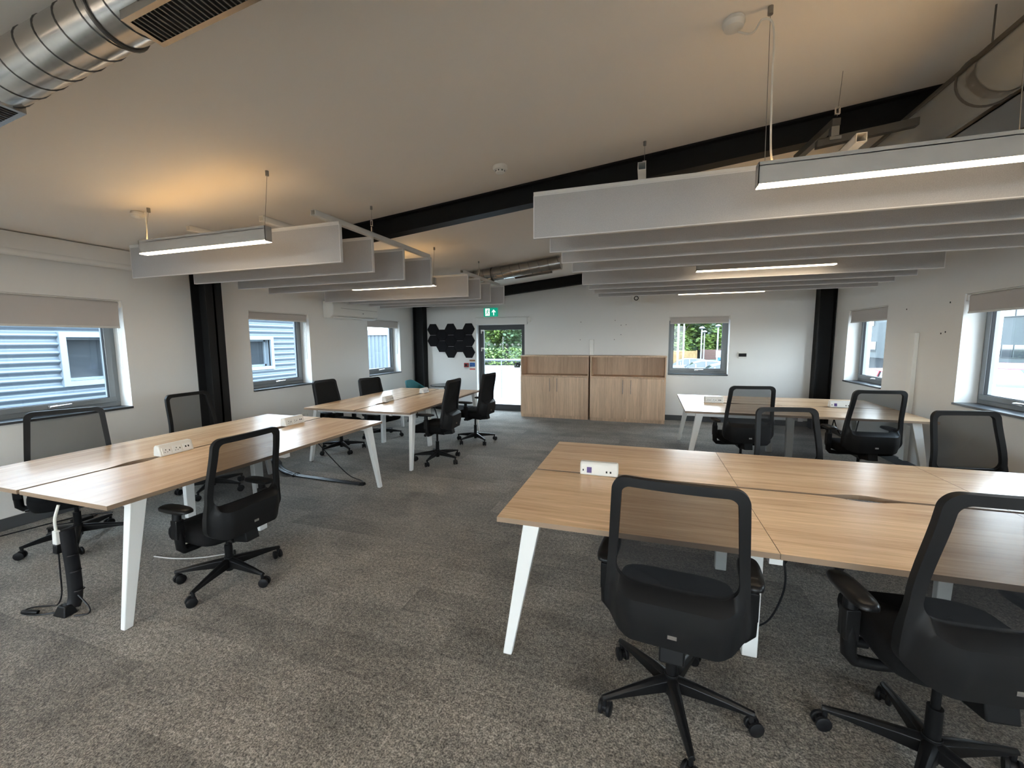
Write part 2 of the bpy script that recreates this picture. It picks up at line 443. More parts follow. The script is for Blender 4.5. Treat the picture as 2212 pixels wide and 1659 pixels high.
# door in the back wall
dr = empty('door_1', ((DB[0] + DB[1]) / 2, YB, 0)); tag(dr, kind='structure'); w = (DB[1] - DB[0]) / 2
m = MB(); ring(m, -w, w, 0.0, DZ, .05, .14, .24, wb=.03); m.build('door_frame', 'framed', dr, .003)
m = MB(); ring(m, -w + .048, w - .04, .03, DZ - .045, .07, .15, .21, wb=.115); m.build('door_leaf', 'framed', dr, .003)
m = MB(); m.box((-w + .11, .176, .14), (w - .105, .184, DZ - .11)); m.build('pane', 'glass', dr, smooth=False)
for z in (1.42, 1.83):
    m = MB(); m.box((-w + .055, .128, z), (-w + .135, .152, z + .035)); m.box((-w + .055, .13, z - .05), (-w + .078, .152, z + .01)); m.build('hinge_block', 'white_p', dr, .004)
for k in range(6):
    m = MB(); cx = -w + .235 + k * (2 * w - .43) / 5
    m.prism([(cx + .026 * math.cos(t), 1.523 + .026 * math.sin(t)) for t in (2 * PI * i / 20 for i in range(20))], .1735, .1755, 'y'); m.build('glass_dot', 'dotwhite', dr, smooth=False)
m = MB(); m.box((w - .30, .186, 1.00), (w - .16, .190, 1.115)); m.build('door_notice', 'steel', dr)
def letters(mb, strokes, x, z, s, y0, y1, t=.02):
    for (ax, az, bx, bz) in strokes:
        p, q = Vector((x + ax * s, 0, z + az * s)), Vector((x + bx * s, 0, z + bz * s)); dd = (q - p).normalized(); nn = Vector((-dd.z, 0, dd.x)) * t / 2
        mb.prism([((p - nn).x, (p - nn).z), ((q - nn).x, (q - nn).z), ((q + nn).x, (q + nn).z), ((p + nn).x, (p + nn).z)], y0, y1, 'y')
m = MB(); letters(m, [(0, 0, 0, 1), (0, 0, .6, 0), (0, .5, .5, .5), (0, 1, .6, 1), (.8, 0, 1.3, .6), (.8, .6, 1.3, 0)], w - .28, 1.03, .06, .1845, .1862, .009); m.build('door_notice_lettering', 'dotwhite', dr, smooth=False)
for a_, b_ in WF_ADDED:  # frames and panes of the added, unseen daylight windows
    n += 1; root = empty('window_%d' % n, ((a_ + b_) / 2, YF, .8), PI); tag(root, kind='structure')
    m = MB(); ring(m, -(b_ - a_) / 2, (b_ - a_) / 2, 0, 1.55, .06, .18, .26); m.box((-.03, .18, .06), (.03, .26, 1.49)); m.build('window_frame', 'frame', root, .004)
    m = MB(); m.box((-(b_ - a_) / 2 + .06, .215, .06), ((b_ - a_) / 2 - .06, .222, 1.49)); m.build('pane', 'glass', root, smooth=False)
    portals.append((((a_ + b_) / 2, YF, .8), PI, b_ - a_, 1.55)) if False else portals.append((((a_ + b_) / 2, YF, .8), PI, b_ - a_, 1.55))
portals.append((((DB[0] + DB[1]) / 2, YB, .1), 0.0, 2 * w, DZ - .1))
# blind box over the door
rb = empty('roller_blind', ((DB[0] + DB[1]) / 2 + .03, YB, 1.965)); tag(rb, 'wide rolled-up blind cassette mounted on the wall over the glazed door', 'blind')
m = MB(); m.box((-w - .03, -.001, .0), (w + .05, -.075, .155)); m.build('cassette', 'paint', rb, .012)
m = MB(); m.tube([(-w - .03, -.05, .165), (w + .09, -.05, .168)], .012, 10); m.build('top_rail', 'rail', rb)
m = MB(); m.box((w + .05, -.001, .05), (w + .12, -.06, .15)); m.build('chain_drive', 'white_p', rb, .006)

# ------------------------------------------------------------------ steel frame
YB1 = 3.68
def column(x, y, ztop, ax, label):
    """H column; ax: direction of the web"""
    m = MB(); a, b, t, wv = .125, .10, .016, .012
    def bx(u0, v0, u1, v1):
        if ax == 'x': m.box((x + u0, y + v0, .001), (x + u1, y + v1, ztop))
        else: m.box((x + v0, y + u0, .001), (x + v1, y + u1, ztop))
    bx(-a, -b, -a + t, b); bx(a - t, -b, a, b); bx(-a, -wv, a, wv)
    o = m.build('steel_column', 'steel', smooth=False); return tag(o, label, 'column', kind='structure')
column(XL + .13, YB1 + .03, zc(XL + .13) - .005, 'x', 'charcoal steel column by the wall between two windows near the lit hanging lamp')
column(XL + .19, YB - .13, zc(XL + .19) - .005, 'x', 'charcoal steel column in the corner beside the black hexagon panels')
column(XR - .13, YB - .13, zc(XR - .13) - .005, 'x', 'charcoal steel column in the corner beyond the thermostat')
def beam(y, h, bw, label, x0=XL + .26, x1=XR - .26):
    m = MB()
    def seg(y0, y1, d0, d1):
        lo = [(x0, y0, zc(x0) - d1), (x1, y0, zc(x1) - d1), (x1, y1, zc(x1) - d1), (x0, y1, zc(x0) - d1)]
        hi = [(x0, y0, zc(x0) - d0), (x1, y0, zc(x1) - d0), (x1, y1, zc(x1) - d0), (x0, y1, zc(x0) - d0)]
        m.hexa(lo, hi)
    seg(y - bw / 2, y + bw / 2, .002, .016); seg(y - .008, y + .008, .016, h - .014); seg(y - bw / 2, y + bw / 2, h - .014, h)
    o = m.build('steel_beam', 'steel', smooth=False); return tag(o, label, 'beam', kind='structure')
beam(YB1, .18, .13, 'long charcoal steel beam sloping across the ceiling behind the smoke detector')
beam(YB - .12, .20, .13, 'charcoal steel beam following the slope at the end wall', XL + .34)

# ------------------------------------------------------------------ ducts
def duct(name_label, p0, p1, r, pitch, grilles=(), wire=()):
    p0, p1 = Vector(p0), Vector(p1); L = (p1 - p0).length; dd = (p1 - p0).normalized()
    root = empty('spiral_duct', p0); tag(root, name_label, 'duct')
    loc = lambda s: dd * s
    m = MB(); m.tube([loc(0), loc(L)], r, 40, caps=True); m.build('duct_tube', 'duct', root)
    m = MB(); a = dd.cross(Vector((0, 0, 1))).normalized(); b = dd.cross(a)
    turns = int(L / pitch); pts = []
    for i in range(turns * 24 + 1):
        t = i / 24; s = t * pitch; an = 2 * PI * t
        pts.append(loc(min(s, L)) + (a * math.cos(an) + b * math.sin(an)) * (r + .001))
    m.tube(pts, .0026, 5); m.build('spiral_seam', 'seam', root)
    for (s0, s1, ang) in grilles:      # box grille on the flank of the duct
        q = math.cos(R(ang)) * -1 * a * 1 + 0 * b
        nrm = (a * math.cos(R(ang)) + b * math.sin(R(ang))).normalized(); tan = dd.cross(nrm)
        def T(s, tt, h): return loc(s) + nrm * h + tan * tt
        g = MB(); ww = r * .50; h0, h1 = r * .70, r * 1.06
        def obox(s_a, s_b, ta, tb, ha, hb):
            g.add([T(s_a, ta, ha), T(s_b, ta, ha), T(s_b, tb, ha), T(s_a, tb, ha), T(s_a, ta, hb), T(s_b, ta, hb), T(s_b, tb, hb), T(s_a, tb, hb)], [(3, 2, 1, 0), (4, 5, 6, 7), (0, 1, 5, 4), (1, 2, 6, 5), (2, 3, 7, 6), (3, 0, 4, 7)])
        e = .018
        obox(s0 - e, s1 + e, -ww - e, -ww, h0, h1); obox(s0 - e, s1 + e, ww, ww + e, h0, h1); obox(s0 - e, s0, -ww, ww, h0, h1); obox(s1, s1 + e, -ww, ww, h0, h1)
        gf = g.build('grille_frame', 'duct', root)
        g = MB(); obox(s0, s1, -ww, ww, r * 1.0, r * 1.012); g.build('grille_throat', 'gasket', gf)
        g = MB(); k = s0 + .012
        while k < s1 - .01:
            obox(k, k + .0035, -ww, ww, r * 1.013, r * 1.055); k += .021
        g.build('grille_fins', 'galv', gf)
    for (s, ztop) in wire:
        c = p0 + loc(s); m = MB(); m.tube([loc(s) + Vector((0, 0, r)), Vector((loc(s).x, loc(s).y, zc(c.x) - p0.z))], .004, 6)
        rg = [loc(s) + (a * math.cos(t) + b * math.sin(t)) * (r + .004) for t in (2 * PI * i / 32 for i in range(33))]
        m.tube(rg, .006, 5); m.build('hanger_strap', 'seam', root)
    return root
def zd(x, off): return zc(x) - off
# near duct, along x over the near desk; the far one behind the second lamp; the trunk duct along y
yn, rn = 1.10, .096
duct('shiny spiral duct with finned grille at the ceiling above the near window', (XL + .13, yn, zd(XL + .13, .108)), (.10, yn, zd(.10, .122)), rn, .125,
     grilles=((3.44, 4.5, 88), (1.5, 2.52, 88)), wire=((3.3, 0),))
yf_, rf = 6.66, .105
duct('slim spiral duct beyond the hanging baffles, ending over the cabinets', (-2.95, yf_, zd(-2.95, .112)), (-1.33, yf_, zd(-1.33, .112)), rf, .16, grilles=((.85, 1.45, 130),), wire=((.45, 0),))
td = duct('smooth grey trunk duct running toward the end wall, crossing under the sloping beam', (1.60, -1.5, 2.905), (1.60, 7.8, 2.905), .125, 9.0, wire=((3.6, 0), (4.35, 0)))
for ch in list(td.children):
    if ch.name.startswith('duct_tube'): ch.data.materials[0] = M['trunk']
    if ch.name.startswith('spiral_seam'):
        bpy.data.objects.remove(ch)
for y in (1.05, 2.75, 5.1):
    m = MB()
    m2 = [(math.cos(t) * .129, math.sin(t) * .129) for t in (2 * PI * i / 40 for i in range(40))]
    m.rings([[(c, y + 1.5 - .03, s) for c, s in m2], [(c, y + 1.5 + .03, s) for c, s in m2]], cap0=False, cap1=False)
    m.build('joint_collar', 'galv', td)
m = MB(); m.box((-.131, 1.0, .03), (-.118, 6.0, .055)); m.build('side_flange', 'strut', td, .004)
# cable tray and lagged pipe beside the trunk duct
tr = empty('cable_tray', (2.06, -1.5, 2.93)); tag(tr, 'dark cable tray hung alongside the trunk duct', 'cable tray')
m = MB(); m.box((-.17, 0, 0), (.17, 9.2, .006)); m.box((-.17, 0, 0), (-.162, 9.2, .055)); m.box((.162, 0, 0), (.17, 9.2, .055)); m.build('tray', 'galv', tr)
m = MB(); m.tube([(-.06, .02, .035), (-.06, 9.1, .035)], .022, 8); m.tube([(.03, .02, .03), (.03, 9.1, .03)], .018, 8); m.build('cable_bundle', 'cable', tr)
m = MB()
for y in (1.2, 4.4, 7.6): m.box((-.2, y, -.03), (.2, y + .041, -.001))
for y in (1.2, 4.4, 7.6):
    for x in (-.19, .19): m.tube([(x, y + .02, 0), (x, y + .02, zc(2.06 + x) - 2.93)], .005, 6)
m.build('tray_hanger', 'galv', tr)
m = MB(); m.tube([(2.42, -1.5, 3.02), (2.42, 7.8, 3.02)], .055, 16); m.tube([(2.56, -1.5, 3.07), (2.56, 7.8, 3.07)], .035, 12)
o = m.build('lagged_pipes', 'brown_pipe'); tag(o, 'pair of brownish lagged pipes along the ceiling beside the cable tray', 'pipe')

# struts under the beam
def strut(p, q, wdt, hgt, label):
    p, q = Vector(p), Vector(q); root = empty('strut_channel', p); tag(root, label, 'strut')
    dd = q - p; a = dd.cross(Vector((0, 0, 1))).normalized() * wdt / 2; b = Vector((0, 0, hgt)); m = MB()
    m.hexa([-a, a, dd + a, dd - a], [-a + b, a + b, dd + a + b, dd - a + b]); m.build('channel', 'strut', root, .003)
    return root
s1 = strut((1.05, 3.09, 2.885), (.995, 3.60, 2.885), .045, .042, 'short grey strut channel seen over the near lamp, hooked on a wire')
m = MB(); m.tube([(0, 0, .05), (0.02, .02, zc(1.06) - 2.885)], .0018, 5); m.build('hanger_wire', 'galv', s1)
m = MB(); ring(m, -.013, .013, .06, .10, .005, -.006, .006); m.build('wire_gripper', 'chrome', s1)
s2 = strut((.96, 3.12, 2.775), (1.455, 3.12, 2.827), .045, .045, 'dark strut channel crossing below the beam beside the trunk duct')
m = MB(); m.box((.07, -.02, .045), (.11, .02, .112)); m.box((.06, -.03, .030), (.12, .03, .048)); m.build('strut_clip', 'galv', s2)

# ------------------------------------------------------------------ baffles and rails
def baffle(x0, x1, y, z0, h, label, group):
    L = x1 - x0; t = .012; root = empty('hanging_baffle', ((x0 + x1) / 2, y, z0)); tag(root, label, 'baffle', group)
    m = MB(); m.box((-L / 2, -t, 0), (L / 2, t, h)); m.build('baffle_panel', 'felt', root)
    m = MB(); e = .006
    ring(m, -L / 2 - .001, L / 2 + .001, -.001, h + .001, e, -t - .0015, t + .0015); m.build('edge_band', 'edge', root)
    m = MB(); m.box((-L / 2, -.016, h + .001), (L / 2, .016, h + .022)); m.build('top_channel', 'rail', root, .002)
    return root
def rail(x, y0, y1, z, label, hang=(.41,), grip=0.0):
    root = empty('baffle_rail', (x, y0, z)); tag(root, label, 'rail', 'rails carrying the baffles')
    m = MB(); L = y1 - y0; a, h, t = .022, .042, .003
    m.box((-a, 0, h - t), (a, L, h)); m.box((-a, 0, 0), (-a + t, L, h)); m.box((a - t, 0, 0), (a, L, h)); m.box((-a + t, 0, 0), (a - t, L, t)); m.build('rail_profile', 'rail', root)
    for k in hang:
        q = MB(); yy = L * k; q.tube([(0, yy, h), (0, yy, zc(x) - z)], .0016, 5); q.cyl((0, yy, zc(x) - z - .03), (0, yy, zc(x) - z - .001), .011, seg=10); q.build('hanger_wire', 'galv', root)
        q = MB(); q.box((-.006, yy - .01, h), (.006, yy + .01, h + .05)); ring(q, -.013, .013, h + grip + .06, h + grip + .11, .005, yy - .006, yy + .006); q.build('wire_gripper', 'chrome', root)
    return root
ZA, HA, ZCB, HC = 2.25, .295, 2.265, .265
ga = 'front four baffles over the near window-side desk'; gb = 'back four baffles over the far window-side desk'
sx = .010
A_ = [(-4.86, -2.35, 2.81, 'frontmost baffle of the window-side row, right behind the lit lamp'), (-4.72, -2.41, 3.30, 'second baffle behind the lit lamp on the window side'),
      (-4.72, -2.41, 3.81, 'third baffle of the window-side row, next before the sloping steel beam drops behind'), (-4.80, -2.37, 4.31, 'last baffle of the front window-side set, with a lamp hanging just behind it')]
B_ = [(-5.00, -2.46, 5.54, 'baffle glowing warm right behind the lamp strip past the front set'), (-4.87, -2.435, 5.94, 'second baffle behind the lamp strip past the front set, above the air conditioner'),
      (-4.83, -2.46, 6.44, 'third baffle behind the lamp strip past the front set'), (-4.91, -2.375, 6.88, 'hindmost window-side baffle, nearest the hexagon panels')]
for x0, x1, y, lb in A_: baffle(x0, x1, y, ZA, HA, lb, ga)
for x0, x1, y, lb in B_: baffle(x0, x1, y, ZA, HA, lb, gb)
k = 1.0226
C_ = [(-.71, 2.62, 2.66, 'largest front baffle behind the brightest hanging lamp'), (-.705, 2.62, 3.11, 'second baffle down behind the brightest hanging lamp'),
      (-.705, 2.64, 3.56, 'third baffle behind the brightest hanging lamp'), (-.70, 2.64, 4.06, 'fourth baffle, last before the middle lamp strip'),
      (-.745, 2.64, 5.02, 'baffle right behind the middle lamp strip over the cabinets side'), (-.73, 2.675, 5.50, 'second baffle behind the middle lamp strip'),
      (-.72, 2.71, 5.99, 'third baffle behind the middle lamp strip'), (-.72, 2.78, 6.51, 'hindmost baffle before the lamp strip near the thermostat wall')]
for i, (x0, x1, y, lb) in enumerate(C_): baffle(x0, x1, y, ZCB, HC, lb, 'baffles over the cabinet-side desks')
zr = ZA + HA + .022
rail(-2.43, 2.61, 4.36, zr, 'white rail across the baffle ends beside the sloping beam')
rail(-2.93, 2.60, 4.36, zr, 'white rail with open end just past the lamp wire')
rail(-3.75, 2.60, 4.36, zr, 'white rail mostly hidden above the long lit lamp')
rail(-2.50, 5.42, 6.95, zr, 'white rail across the baffle ends below the far spiral duct')
rail(-4.2, 5.42, 6.95, zr, 'white rail hidden over the air conditioner side baffles')
zr = ZCB + HC + .022
rail(-.05, 2.505, 4.14, zr, 'rail above the front baffle where the single wire hangs before the beam', (.54,), .24)
rail(.957, 2.505, 4.14, zr, 'rail with open end showing above the brightest lamp', ())
rail(0.0, 4.93, 6.6, zr, 'rail over the middle lamp strip, cabinet side')
rail(1.25, 4.93, 6.6, zr, 'rail over the middle lamp strip, beside the outer wall')

# ------------------------------------------------------------------ pendant lamps
def lamp(xa, xb, y, z, label, feed, boost=None):
    L = xb - xa; root = empty('linear_pendant_lamp', ((xa + xb) / 2, y, z)); tag(root, label, 'lamp', 'linear pendant lamps')
    hw, h = .028, .105
    m = MB(); m.box((-L / 2, -hw, .006), (L / 2, -hw + .003, h)); m.box((-L / 2, hw - .003, .006), (L / 2, hw, h)); m.box((-L / 2, -hw, h - .02), (L / 2, hw, h - .016)); m.box((-L / 2, -hw, .0), (-L / 2 + .004, hw, h)); m.box((L / 2 - .004, -hw, .0), (L / 2, hw, h))
    m.build('housing', 'silver', root)
    m = MB(); m.box((-L / 2 + .004, -hw + .0, -.002), (L / 2 - .004, hw - .0, .006)); m.build('diffuser', 'lamp' if not boost else 'lamp2', root, smooth=False)
    m = MB(); m.box((-L / 2 + .02, -hw + .006, h - .0155), (L / 2 - .02, hw - .006, h - .010)); m.build('upward_strip', 'uplamp' if not boost else 'uplamp2', root, smooth=False)
    x0 = (xa + xb) / 2
    for s in (-1, 1):
        xx = s * (L / 2 - (.40 if s > 0 and feed == 'tall' else .03)); zt = zc(x0 + xx) - z
        m = MB(); m.tube([(xx, 0, h - .016), (xx, .05, zt - .02)], .0017, 5); m.cyl((xx, .05, zt - .035), (xx, .05, zt - .001), .012, seg=12); m.build('suspension_wire', 'galv', root)
    xx = -L / 2 + .04; zt = zc(x0 + xx) - z
    jx = xx - .16; zj = zc(x0 + jx) - z
    m = MB()
    if feed == 'slack': pts = [(xx + .02, 0, h - .016), (xx + .03, 0, h + .10), (xx + .01, .01, h + .22), (xx - .02, .03, zt - .08), (jx + .05, .05, zj - .05), (jx, .06, zj - .02)]
    else: pts = [(xx + .03, 0, h - .016), (xx + .012, .003, h + .06), (xx + .006, .02, (h + zt) / 2), (xx + .004, .04, zt - .10), (xx - .04, .05, zt - .05), (xx - .08, .05, zt - .10), (jx + .02, .06, zj - .06)]
    m.tube(spline(pts), .0045, 6); m.build('power_cable', 'wcable', root)
    m = MB(); m.rings([[(jx + rr * math.cos(t), .06 + rr * math.sin(t), zj + dz) for t in (2 * PI * i / 20 for i in range(20))] for rr, dz in ((.045, -.001), (.05, -.02), (.042, -.04), (.02, -.052))]); m.build('connector_rose', 'white_p', root)
    return root
lamp(-3.90, -2.575, 2.335, 2.325, 'lit lamp casting a yellow glow on the ceiling, over the near window-side desk', 'slack')
lamp(-3.90, -2.62, 4.86, 2.325, 'lit lamp strip seen at the end of the front window-side baffles', 'slack')
lamp(.475, 1.80, 2.29, 2.325, 'brightest lit lamp in front of the cabinet-side baffles', 'tall')
lamp(.48, 1.72, 4.83, 2.322, 'middle lit lamp strip between the two sets of cabinet-side baffles', 'tall')
lamp(.466, 1.675, 7.18, 2.325, 'lit lamp strip behind the last cabinet-side baffle', 'tall')

for x_, y_, w_ in ((-3.3, -.9, 'on the window side, next behind the viewpoint'), (1.1, -.9, 'on the cabinet side, next behind the viewpoint'), (-3.3, -3.0, 'on the window side, last before the entrance wall'), (1.1, -3.0, 'on the cabinet side, last before the entrance wall')):
    lp = lamp(x_ - .65, x_ + .65, y_, 2.325, 'lit lamp ' + w_, 'tall', 7.0)  # unseen lamps added behind the camera to brighten the room

# smoke detector, camera, thermostat, air conditioner
def disc(m, c, rz, mi=0, seg=28):
    m.rings([[(c[0] + r_ * math.cos(t), c[1] + r_ * math.sin(t), c[2] + z_) for t in (2 * PI * i / seg for i in range(seg))] for r_, z_ in rz], mi)
sx_, sy_ = -1.13, 3.20; root = empty('smoke_detector', (sx_, sy_, zc(sx_))); tag(root, 'white round smoke detector on the ceiling before the steel beam', 'smoke detector')
m = MB(); disc(m, (0, 0, 0), [(.056, .004), (.058, -.018), (.052, -.03)]); m.build('detector_base', 'white_p', root)
m = MB(); disc(m, (0, 0, 0), [(.034, -.028), (.036, -.044), (.034, -.052), (.014, -.058)]); m.build('detector_head', 'white_p', root)
m = MB()
for i in range(8):
    t = 2 * PI * i / 8; m.box((-.004, .034, -.043), (.004, .0375, -.034), 0, Matrix.Rotation(t, 4, 'Z'))
m.build('detector_slots', 'gasket', root)
root = empty('wall_sensor', (-.22, YB, 2.44)); tag(root, 'small square white wall sensor with dark round face above the cabinets', 'sensor')
m = MB(); m.box((-.085, -.04, -.06), (.085, -.0005, .06)); m.build('sensor_box', 'white_p', root, .01)
m = MB(); m.tube([(.005 + .038 * math.cos(t), -.045, -.002 + .038 * math.sin(t)) for t in (2 * PI * i / 24 for i in range(25))], .008, 8); m.build('sensor_ring', 'gasket', root)
root = empty('thermostat', (1.73, YB, 1.31)); tag(root, 'white thermostat with a black screen beside the end window', 'thermostat')
m = MB(); m.box((-.075, -.025, -.06), (.075, -.0005, .06)); m.build('thermostat_body', 'white_p', root, .006)
m = MB(); m.box((-.066, -.0268, -.028), (.066, -.0245, .035)); m.build('thermostat_screen', 'screen', root)
root = empty('air_conditioner', (XL, 6.37, 2.02)); tag(root, 'white wall-mounted air conditioner beneath the baffle ends', 'air conditioner')
m = MB(); m.prism([(.001, .0), (.14, .0), (.215, .05), (.225, .20), (.20, .275), (.001, .285)], -.61, .61, 'y'); m.build('casing', 'white_p', root, .01)
m = MB(); m.box((.15, -.55, .002), (.212, .55, .022), 0); m.build('air_flap', 'white_m', root, .004)
m = MB(); m.box((.2205, -.43, .168), (.2265, .58, .171)); m.build('casing_seam', 'gasket', root)
m = MB(); m.box((.222, .15, .10), (.2275, .17, .112)); m.build('indicator', 'gasket', root)

# hexagonal wall panels
hx0, hz0, hw = -4.80, 1.882, .150
cols = {0: (0, 1), 1: (0, 1), 2: (0, 1, 2), 3: (0, 1), 4: (0, 1, 2)}
rowname = {0: 'top', 1: 'middle', 2: 'bottom'}
colname = ['in the column nearest the corner', 'in the second column from the corner', 'in the centre column', 'in the column before the last', 'in the column nearest the door']
step = hw * 2 * .75 + .004; ph = hw * 2 * .866 + .005
for c, rows in cols.items():
    for r_ in rows:
        cx = hx0 + c * step; cz = hz0 - r_ * ph - (ph / 2 if c % 2 else 0)
        m = MB(); p = [(hw * math.cos(t), hw * math.sin(t)) for t in (PI / 3 * i for i in range(6))]
        m.prism(p, -.03, -.001, 'y'); o = m.build('hexagon_panel', 'hexfelt', None, .004, smooth=False); o.location = (cx, YB, cz)
        rn_ = ('upper' if r_ == 0 else 'lower') if len(rows) == 2 else rowname[r_]
        tag(o, 'black hexagonal felt panel, %s one %s' % (rn_, colname[c]), 'wall panel', 'black hexagon panels by the door')
# exit sign with running figure and arrow
root = empty('exit_sign', (-3.33, YB, 2.15)); tag(root, 'green emergency exit sign above the glazed door', 'sign'); W2, H2 = .165, .19
m = MB(); m.box((-W2, -.05, 0), (W2, -.022, H2)); m.build('sign_face', 'green', root, .003)
m = MB(); m.box((-W2 + .02, -.022, .02), (W2 - .02, -.0005, H2 - .02)); m.build('sign_backing', 'white_p', root)
m = MB(); m.box((-.125, -.0525, .018), (-.02, -.0502, H2 - .012)); m.build('doorway_pictogram', 'exitwhite', root, smooth=False)
m = MB()
def stroke(m, pts, t, y0, y1):
    for (a, b) in zip(pts, pts[1:]):
        p, q = Vector((a[0], a[1])), Vector((b[0], b[1])); dd = (q - p).normalized(); nn = Vector((-dd.y, dd.x)) * t / 2; q = q + dd * t * .3; p = p - dd * t * .3
        m.prism([tuple(p - nn), tuple(q - nn), tuple(q + nn), tuple(p + nn)], y0, y1, 'y')
m.prism([(-.058 + .011 * math.cos(t), .152 + .011 * math.sin(t)) for t in (2 * PI * i / 14 for i in range(14))], -.0545, -.0526, 'y')
stroke(m, [(-.064, .134), (-.080, .088)], .02, -.0545, -.0526); stroke(m, [(-.064, .130), (-.040, .112), (-.024, .122)], .008, -.0545, -.0526)
stroke(m, [(-.066, .132), (-.094, .126), (-.102, .104)], .008, -.0545, -.0526); stroke(m, [(-.078, .090), (-.052, .076), (-.058, .042)], .011, -.0545, -.0526)
stroke(m, [(-.080, .090), (-.094, .060), (-.118, .052)], .011, -.0545, -.0526); m.build('running_figure_pictogram', 'green', root, smooth=False)
m = MB(); stroke(m, [(.075, .03), (.075, .135)], .02, -.0525, -.0502); stroke(m, [(.038, .098), (.075, .140), (.112, .098)], .02, -.0525, -.0502); m.build('arrow_pictogram', 'exitwhite', root, smooth=False)
# call point and notices
root = empty('fire_call_point', (-3.955, YB, 1.055)); tag(root, 'small square red fire call point left of the notices', 'alarm'); root['label'] = 'small square red fire call point beside the stacked notices'
m = MB(); m.box((-.055, -.04, -.05), (.055, -.0005, .05)); m.build('call_point_box', 'red', root, .006)
m = MB(); m.box((-.03, -.0415, -.025), (.03, -.0398, .025)); m.build('call_point_face', 'gasket', root)
def notice(z0, z1, mname, label, rest):
    root = empty('wall_notice', (-3.81, YB, z0)); tag(root, label, 'notice', 'notices beside the door')
    m = MB(); m.box((-.075, -.006, 0), (.075, -.0005, z1 - z0)); m.build('notice_board', 'white_p', root)
    for (a, b, c, d2, mm) in rest:
        m = MB(); m.box((a, -.0075, b), (c, -.0058, d2)); m.build('notice_print', mm, root)
notice(1.135, 1.185, 'orange', 'brown and orange strip notice, uppermost by the door', [(-.07, .004, .07, .046, 'brownpaper'), (-.05, .014, .05, .022, 'orange')])
notice(1.000, 1.130, 'blue', 'blue notice under the brown strip by the door', [(-.066, .018, .066, .112, 'blue'), (-.04, .060, .02, .070, 'white_p'), (-.04, .040, .04, .048, 'white_p')])
notice(.945, .995, 'redpaper', 'white and red strip notice, lowest by the door', [(-.07, .004, .07, .03, 'redpaper')])
# trunking on walls, outlets
m = MB(); m.box((XR - .001, 6.19, .106), (XR - .045, 6.29, 1.675)); o = m.build('wall_trunking', 'white_p', None, .004); tag(o, 'tall white trunking standing against the wall between two windows', 'trunking')
m = MB(); m.box((-1.13, YB - .001, .106), (-1.045, YB - .035, 1.628)); o = m.build('wall_trunking', 'white_p', None, .004); tag(o, 'white trunking rising behind the gap between the cabinets', 'trunking')
def outlet(loc, rz, label):
    root = empty('wall_outlet', loc, rz); tag(root, label, 'outlet', 'wall outlets')
    m = MB(); m.box((-.073, -.012, -.043), (.073, -.0005, .043)); m.build('face_plate', 'white_p', root, .003)
    m = MB()
    for sx in (-.036, .036):
        m.box((sx - .003, -.0128, .006), (sx + .003, -.0118, .016)); m.box((sx - .013, -.0128, -.014), (sx - .006, -.0118, -.010)); m.box((sx + .006, -.0128, -.014), (sx + .013, -.0118, -.010))
    m.build('pin_holes', 'gasket', root)
outlet((XL, 5.25, .42), R(90), 'white outlet low on the wall beneath the middle window')
outlet((-3.82, YB, .42), 0, 'white outlet low on the wall beneath the notices')
m = MB()
for (x, z) in ((-1.32, 1.99), (-.62, 2.01), (-.63, 1.62), (-1.33, 1.62), (-.50, 1.91), (-.50, 1.72), (-.40, 1.92)):
    m.prism([(x + .008 * math.cos(t), z + .008 * math.sin(t)) for t in (2 * PI * i / 8 for i in range(8))], YB - .0012, YB + .002, 'y')
o = m.build('screw_holes', 'gasket', bpy.data.objects['wall_back'], smooth=False)
m = MB()
for (y, z) in ((5.82, 1.66), (5.75, 1.675), (5.72, 1.99), (6.5, 1.97)):
    m.prism([(y + .010 * math.cos(t), z + .010 * math.sin(t)) for t in (2 * PI * i / 8 for i in range(8))], XR - .0012, XR + .002, 'x')
m.build('screw_holes', 'gasket', bpy.data.objects['wall_right'], smooth=False)

